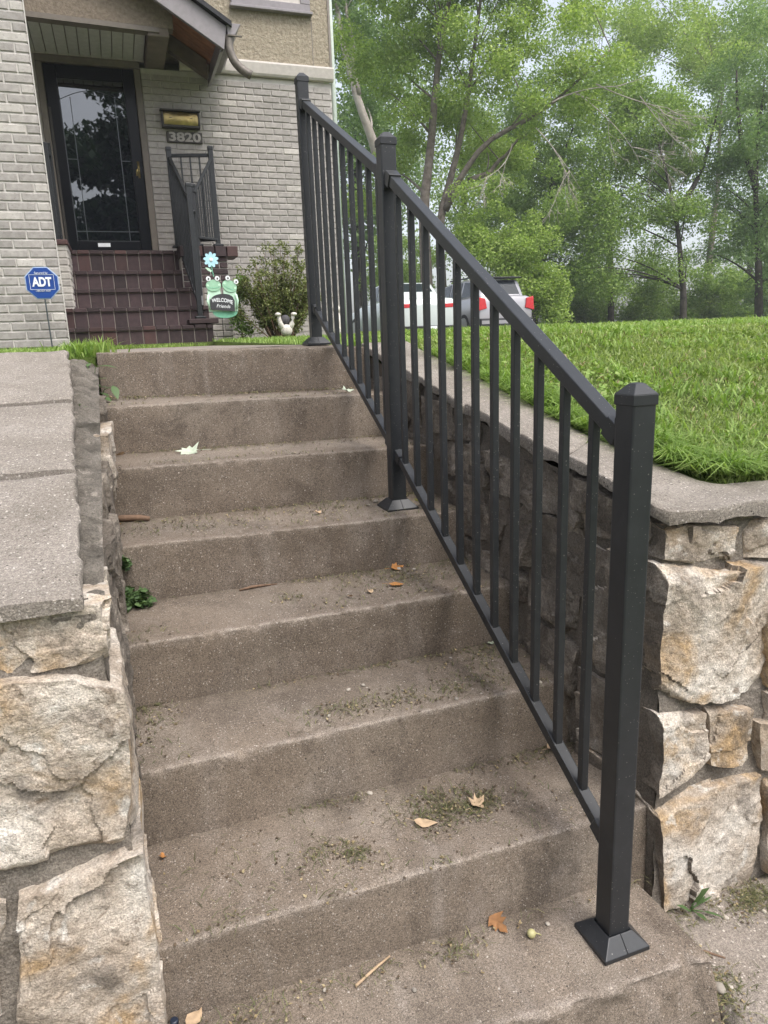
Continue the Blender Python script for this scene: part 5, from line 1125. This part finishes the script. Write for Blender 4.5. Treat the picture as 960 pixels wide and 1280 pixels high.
# nut, twigs, pebbles, bottle cap
nu = MB().sphere((.338, -.071, .0125), (.0098, .0098, .0098), 12, 9); nu.tube([(.346, -.072, .012), (.354, -.074, .009), (.359, -.077, .006)], .0015, 5)
tag(obj('nut', nu.mesh('nut', True), M['acorn']), 'round pale green nut on the lowest concrete step', 'nut')
tag(obj('twig', MB().tube([(-.45, 1.255, .742), (-.41, 1.235, .744), (-.36, 1.228, .742), (-.33, 1.222, .736)], [.009, .011, .010, .007], 8).mesh('twig', True), M['wood']), 'thick reddish twig in the left corner of the fourth tread', 'twig')
tag(obj('twig', MB().tube([(-.10, .905, .554), (-.06, .913, .556), (-.02, .920, .553), (.02, .922, .550)], [.003, .005, .004, .002], 6).mesh('twig', True), M['wood']), 'thin twig lying along the foot of the fourth riser', 'twig')
tag(obj('twig', MB().tube([(-.06, -.055, .016), (-.01, -.032, .018), (.03, -.012, .015)], [.003, .003, .002], 6).mesh('twig', True), M['leaf_tan']), 'dry straw coloured stalk on the lowest step', 'twig')
tag(obj('twig', MB().tube([(.70, -.14, -.105), (.74, -.16, -.103), (.77, -.19, -.105)], [.002, .003, .002], 6).mesh('twig', True), M['wood']), 'dark thin twig on the pavement beside the lowest step', 'twig')
tag(obj('bottle_cap', MB().prism([(-.410+.008*math.cos(t), -.012+.008*math.sin(t)) for t in np.linspace(0, 2*math.pi, 21)[:-1]], 2, .022, .036).mesh('bottle_cap', False, .002, 1), plain('blue_plastic', (.015, .022, .04), .4)), 'small dark blue cap wedged between left wall and lowest riser', 'bottle cap')
pb = bpy.data.meshes.new('pebble'); 
def pebble_mesh(sd):
    m_ = MB().sphere((0, 0, 0), 1, 9, 6); v = np.concatenate(m_.v); v = v*(1+.28*fbm(v*1.3+sd, sd, 2))[:, None]*[1, .8, .6]; m_.v = [v]; return m_.mesh('pebble', True)
PM = [pebble_mesh(i) for i in range(4)]
for q in PM: q.materials.append(M['pebble'])
spots = [(.443, 1.171, .716, .010), (.42, .90, .545, .010), (.467, .88, .545, .007), (.39, -.055, .003, .006), (.115, .50, .367, .007), (.16, .51, .367, .006), (.36, .34, .366, .007), (.10, .30, .184, .008), (.03, .39, .368, .006), (.685, -.225, -.105, .012), (.70, -.245, -.104, .016), (.672, -.255, -.104, .011), (.725, -.25, -.105, .008), (.60, .33, .186, .009),
         (.45, .57, .366, .006), (-.3, -.06, .003, .006), (.05, -.1, .003, .006), (-.12, -.04, .003, .005), (.86, -.10, -.106, .009), (.96, -.12, -.106, .007), (.25, .44, .367, .005), (.53, 1.16, .716, .008), (.40, 1.13, .715, .006)]
where = ['beside the middle post base', 'right of the orange leaves', 'near the orange leaves at the riser foot', 'left of the front post base', 'above the left end of the second clippings streak', 'just right of the pebble above the clippings streak', 'at the second nosing in the clippings streak',
    'above the loose patch of cut grass', 'alone at the left of the second nosing', 'in the crevice at the slab corner', 'largest of the crevice pebbles at the slab corner', 'nearest of the crevice pebbles', 'on the pavement right of the crevice', 'in the right corner of the first tread', 'in the middle of the second tread',
    'at the lower left of the bottom step', 'at the foot of the dry stalk', 'left of the dry stalk', 'under the corner stone', 'by the pavement grass tuft', 'on the second tread below the scrap of leaf', 'right of the middle post base', 'between the tan leaf and the middle post']
for i, (x, y, z, s_) in enumerate(spots):
    if z > -.05: z = TZ(int(np.searchsorted(yn, y)), x, y)+s_*.35
    o = obj('pebble', PM[i % 4], None, None, (x, y, z), (0, 0, i*1.7)); o.scale = (s_, s_, s_); tag(o, 'small pebble '+where[i], 'pebble', 'pebbles scattered on the steps and pavement')
# litter that nobody could count: clippings and crumbs along the treads
CP = []; 
def patch(x, y, z, sx, sy, n):
    n = int(n*1.15); sx *= 1.4; sy *= 1.4; CP.append(np.stack([rg.normal(x, sx, n), rg.normal(y, sy, n), np.full(n, z)], 1))
zt_ = [.001, .1815, .365, .5435, .7125, .895, 1.0725]
for (x, k, y, sx, sy, n) in [(.25, 1, .185, .05, .028, 330), (.30, 1, .15, .05, .018, 120), (-.07, 1, .138, .02, .015, 50), (.0, 1, .11, .015, .015, 60), (-.2, 1, .16, .08, .05, 70), (.10, 2, .415, .06, .014, 130), (.40, 2, .40, .09, .02, 160), (.52, 2, .50, .05, .05, 120), (-.42, 2, .56, .03, .05, 170), (.40, 3, .80, .06, .03, 160), (.36, 3, .88, .09, .03, 120), (.03, 3, .78, .02, .015, 40),
        (-.3, 4, 1.15, .09, .06, 160), (.30, 4, 1.17, .16, .05, 200), (.05, 4, 1.10, .2, .06, 150), (.15, 5, 1.52, .25, .04, 190), (.1, 6, 1.84, .28, .035, 260), (-.35, 6, 1.84, .05, .03, 70), (.17, 0, -.03, .02, .02, 90), (-.3, 0, -.03, .06, .03, 150), (-.05, 0, -.03, .05, .015, 70), (.1, 0, -.015, .3, .008, 120), (.6, 1, .29, .05, .02, 90), (.60, 2, .58, .04, .03, 110), (.62, 3, .88, .03, .04, 80), (.63, 4, 1.2, .02, .05, 60)]: patch(x, y, zt_[k], sx, sy, n)
for (x, y, sx, sy, n) in [(.68, -.20, .02, .05, 160), (.71, -.25, .03, .02, 160), (.76, -.06, .04, .02, 120), (.96, -.07, .04, .03, 240), (.7, -.1, .015, .06, 90)]: patch(x, y, -.108, sx, sy, n)
P = np.concatenate(CP); P = P[(P[:, 0] > -.45)]
for q in range(len(P)):      # settle each scrap on its tread
    kk = int(np.searchsorted(yn, P[q, 1])) if P[q, 2] > -.05 else -1
    if kk >= 0: P[q, 2] = TZ(min(kk, 6), P[q, 0], P[q, 1])+.0015
for k in range(1, 7):        # crumbs swept against the foot of each riser and caught along the nosings
    n = 260; x = rg.uniform(-.44, .64, n); y = yb[k]-np.abs(rg.normal(0, .014, n))-.004; y2 = yn[k-1]+.02+np.abs(rg.normal(0, .05, n)); sel_ = rg.random(n) < .6; y = np.where(sel_, y, y2)
    ok = fbm(np.stack([x*5, y*0+k, 0*x], 1), 70+k, 3) > -.05; x, y = x[ok], y[ok]; P = np.concatenate([P, np.stack([x, y, [TZ(k, a_, b_)+.0012 for a_, b_ in zip(x, y)]], 1)])
P = P[~((P[:, 1] > -.02) & (P[:, 1] < .004) & (P[:, 2] < 0.1) & (P[:, 0] < .6))]
V, F = blades(P, .013+0*P[:, 0], .0019+0*P[:, 0], 8, 2.8)
tag(obj('clippings', quick('clippings', V, F), M['clip']), kind='stuff')
sel = rg.random(len(P)) < .55; Q = P[sel]+rg.normal(0, .02, (sel.sum(), 3))*[1, .6, 0]
V, F = leaf_cloud(Q+[0, 0, .002], len(Q), np.full((len(Q), 3), .002), .007, 2.5, 12, .8)
tag(obj('leaf_crumbs', quick('leaf_crumbs', V, F), M['debris']), kind='stuff')
sel = rg.random(len(P)) < .28; Q = P[sel]+rg.normal(0, .02, (sel.sum(), 3))*[1, .5, 0]
V, F = leaf_cloud(Q+[0, 0, .003], len(Q), np.full((len(Q), 3), .003), .008, 2.5, 13, .6)
tag(obj('straw_bits', quick('straw_bits', V, F), M['straw']), kind='stuff')
# fresh tuft at the lawn corner on the pavement, right edge
x = rg.normal(.99, .03, 260); y = rg.normal(-.08, .018, 260); V, F = blades(np.stack([x, y, 0*x-.112], 1), .017+0*x, .0026+0*x, 9, 1.8)
tag(obj('pavement_grass', quick('pavement_grass', V, F), M['clip']), kind='stuff')

# ------------------------------------------------------------------ parked cars
def car(name, label, cat, x, y, z, L, W, H, paint, st):
    """rear towards -y. st: stations (s along length 0 rear..1 front, belt z, roof z or None, half width factor)"""
    e = empty(name, (x, y+L/2, z), label, cat, 'cars parked beyond the lawn'); hw = W/2
    low = MB(); S = st; k = 9; V = []
    for (s_, bz, rzf, wf) in S:
        w_ = hw*wf; V += [(x-w_*.93, y+s_*L, z+.22), (x-w_, y+s_*L, z+.42), (x-w_*1.0, y+s_*L, z+bz*.72), (x-w_*.95, y+s_*L, z+bz-.03), (x-w_*.80, y+s_*L, z+bz+.012), (x+w_*.80, y+s_*L, z+bz+.012), (x+w_*.95, y+s_*L, z+bz-.03), (x+w_, y+s_*L, z+bz*.72), (x+w_, y+s_*L, z+.42), (x+w_*.93, y+s_*L, z+.22)]
    k = 10; n = len(S); F = [(i*k+j, i*k+(j+1) % k, (i+1)*k+(j+1) % k, (i+1)*k+j) for i in range(n-1) for j in range(k)]+[tuple(range(k)), tuple((n-1)*k+j for j in range(k-1, -1, -1))]
    body = obj('body', low.add(V, F).mesh('body', True, .03, 2), M[paint], e)
    cab = [q for q in S if q[2] is not None]; V = []
    for (s_, bz, rzf, wf) in cab:
        w_ = hw*wf; V += [(x-w_*.86, y+s_*L, z+bz), (x-w_*.70, y+s_*L, z+rzf-.05), (x-w_*.58, y+s_*L, z+rzf), (x+w_*.58, y+s_*L, z+rzf), (x+w_*.70, y+s_*L, z+rzf-.05), (x+w_*.86, y+s_*L, z+bz)]
    k = 6; n = len(cab); F = [(i*k+j, i*k+(j+1) % k, (i+1)*k+(j+1) % k, (i+1)*k+j) for i in range(n-1) for j in range(k)]+[tuple(range(k)), tuple((n-1)*k+j for j in range(k-1, -1, -1))]
    cabin = obj('cabin', MB().add(V, F).mesh('cabin', True, .012, 1), M[paint], e); Vc = np.array(V).reshape(n, k, 3)
    def pane(a, b, c, d, nm, off):
        q = np.array([a, b, c, d]); ct = q.mean(0); q = ct+(q-ct)*np.array((.86)); obj(nm, MB().add(np.concatenate([q+off, q+np.array(off)*.2]), [(0, 1, 2, 3), (7, 6, 5, 4), (0, 4, 5, 1), (1, 5, 6, 2), (2, 6, 7, 3), (3, 7, 4, 0)]), M['car_glass'], cabin)
    for sd, j0, j1 in ((-1, 0, 1), (1, 5, 4)):
        for i in range(1, n-2): pane(Vc[i, j0], Vc[i+1, j0], Vc[i+1, j1], Vc[i, j1], 'side_window', (sd*.012, 0, .004))
    pane(Vc[0, 1], Vc[0, 4], Vc[1, 3]+(.04, 0, 0), Vc[1, 2]-(.04, 0, 0), 'rear_window', (0, -.02, .014)); pane(Vc[-1, 1], Vc[-1, 4], Vc[-2, 3], Vc[-2, 2], 'windscreen', (0, .02, .014))
    for sx in (-1, 1):
        for fy in (.19, .80):
            wx = x+sx*(hw-.10); wy = y+fy*L; t = MB(); t.tube([(wx-.11, wy, z+.33), (wx+.11, wy, z+.33)], .33, 24); wh = obj('wheel', t.mesh('wheel', False, .03, 2), M['tyre'], e)
            obj('rim', MB().tube([(wx+sx*.10, wy, z+.33), (wx+sx*.122, wy, z+.33)], .22, 18), M['rim'], wh)
    return e
sed = car('parked_car', 'white car parked left of the grey one, seen from behind through the balusters', 'car', 7.62, 17.2, 1.24, 4.7, 1.82, 1.52, 'car_white',
    [(0, .86, None, .90), (.02, 1.02, None, .97), (.10, 1.06, None, 1), (.14, 1.06, 1.08, 1), (.27, 1.04, 1.52, 1), (.42, 1.02, 1.58, 1), (.55, 1.0, 1.53, 1), (.70, .98, 1.02, .99), (.92, .86, None, .95), (1, .66, None, .85)])
def lamp(par, x0, x1, y, z0, z1, m='tail', nm='tail_light', w2=0.0):
    sx = -1 if x0 < x1 and w2 < 0 else 1
    obj(nm, MB().prism([(x0, z0), (x1, z0+.02), (x1, z1), (x0, z1-.02)], 1, y-.03, y+.12).mesh(nm, False, .01, 1), M[m], par)
lamp(sed, 6.74, 7.22, 17.22, 2.02, 2.145); lamp(sed, 8.10, 8.50, 17.22, 2.02, 2.145)
obj('boot_seam', MB().box(6.9, 8.34, 17.236, 17.30, 1.90, 1.912), M['car_black'], sed)
obj('rear_bumper', MB().box(6.80, 8.44, 17.10, 17.30, 1.50, 1.56).mesh('rear_bumper', False, .02, 1), M['car_black'], sed)
lamp(sed, 7.05, 7.25, 17.17, 1.42, 1.48, nm='reflector'); lamp(sed, 8.0, 8.2, 17.17, 1.42, 1.48, nm='reflector')
obj('number_plate', MB().box(7.45, 7.80, 17.06, 17.075, 1.40, 1.54), M['white'], sed)
suv = car('parked_car', 'silver grey car with large red tail lights parked at the right', 'car', 10.42, 18.0, 1.22, 4.6, 1.86, 1.68, 'car_grey',
    [(0, .90, None, .93), (.015, 1.10, None, .98), (.03, 1.12, 1.14, .985), (.10, 1.12, 1.60, 1), (.30, 1.10, 1.68, 1), (.48, 1.08, 1.68, 1), (.60, 1.06, 1.62, 1), (.74, 1.03, 1.06, .99), (.93, .92, None, .95), (1, .7, None, .86)])
for s_ in (-1, 1):
    xa = 10.42+s_*.93; obj('tail_light', MB().prism([(xa, 1.93), (xa-s_*.30, 2.0), (xa-s_*.24, 2.28), (xa-s_*.03, 2.32)], 1, 17.96, 18.30).mesh('tail_light', False, .02, 2), M['tail'], suv)
obj('rear_bumper', MB().box(9.55, 11.29, 17.90, 18.2, 1.46, 1.72).mesh('rear_bumper', False, .03, 2), M['car_black'], suv)
obj('bumper_trim', MB().box(9.58, 11.26, 17.885, 17.899, 1.56, 1.66), M['car_grey'], suv)
obj('spoiler', MB().box(9.75, 11.09, 18.28, 18.62, 2.86, 2.90).mesh('spoiler', False, .012, 1), M['car_black'], suv)
obj('roof_rail', MB().bar((9.78, 18.7, 2.93), (9.78, 20.4, 2.93), .04, .04), M['car_black'], suv); obj('roof_rail', MB().bar((11.06, 18.7, 2.93), (11.06, 20.4, 2.93), .04, .04), M['car_black'], suv)
obj('door_mirror', MB().sphere((9.42, 20.9, 2.36), (.11, .08, .08), 10, 7), M['car_grey'], suv)

# ------------------------------------------------------------------ damp summer air
hz = obj('haze', MB().box(-91, 111, -61, 111, -1.2, 26)); tag(hz, kind='stuff')
m = bpy.data.materials.new('haze_air'); m.use_nodes = True; n_ = m.node_tree; n_.nodes.clear()
v_ = n_.nodes.new('ShaderNodeVolumePrincipled'); v_.inputs['Color'].default_value = (.93, .96, 1, 1); v_.inputs['Density'].default_value = .0014; v_.inputs['Anisotropy'].default_value = .2
o_ = n_.nodes.new('ShaderNodeOutputMaterial'); n_.links.new(v_.outputs[0], o_.inputs['Volume']); hz.data.materials.append(m)
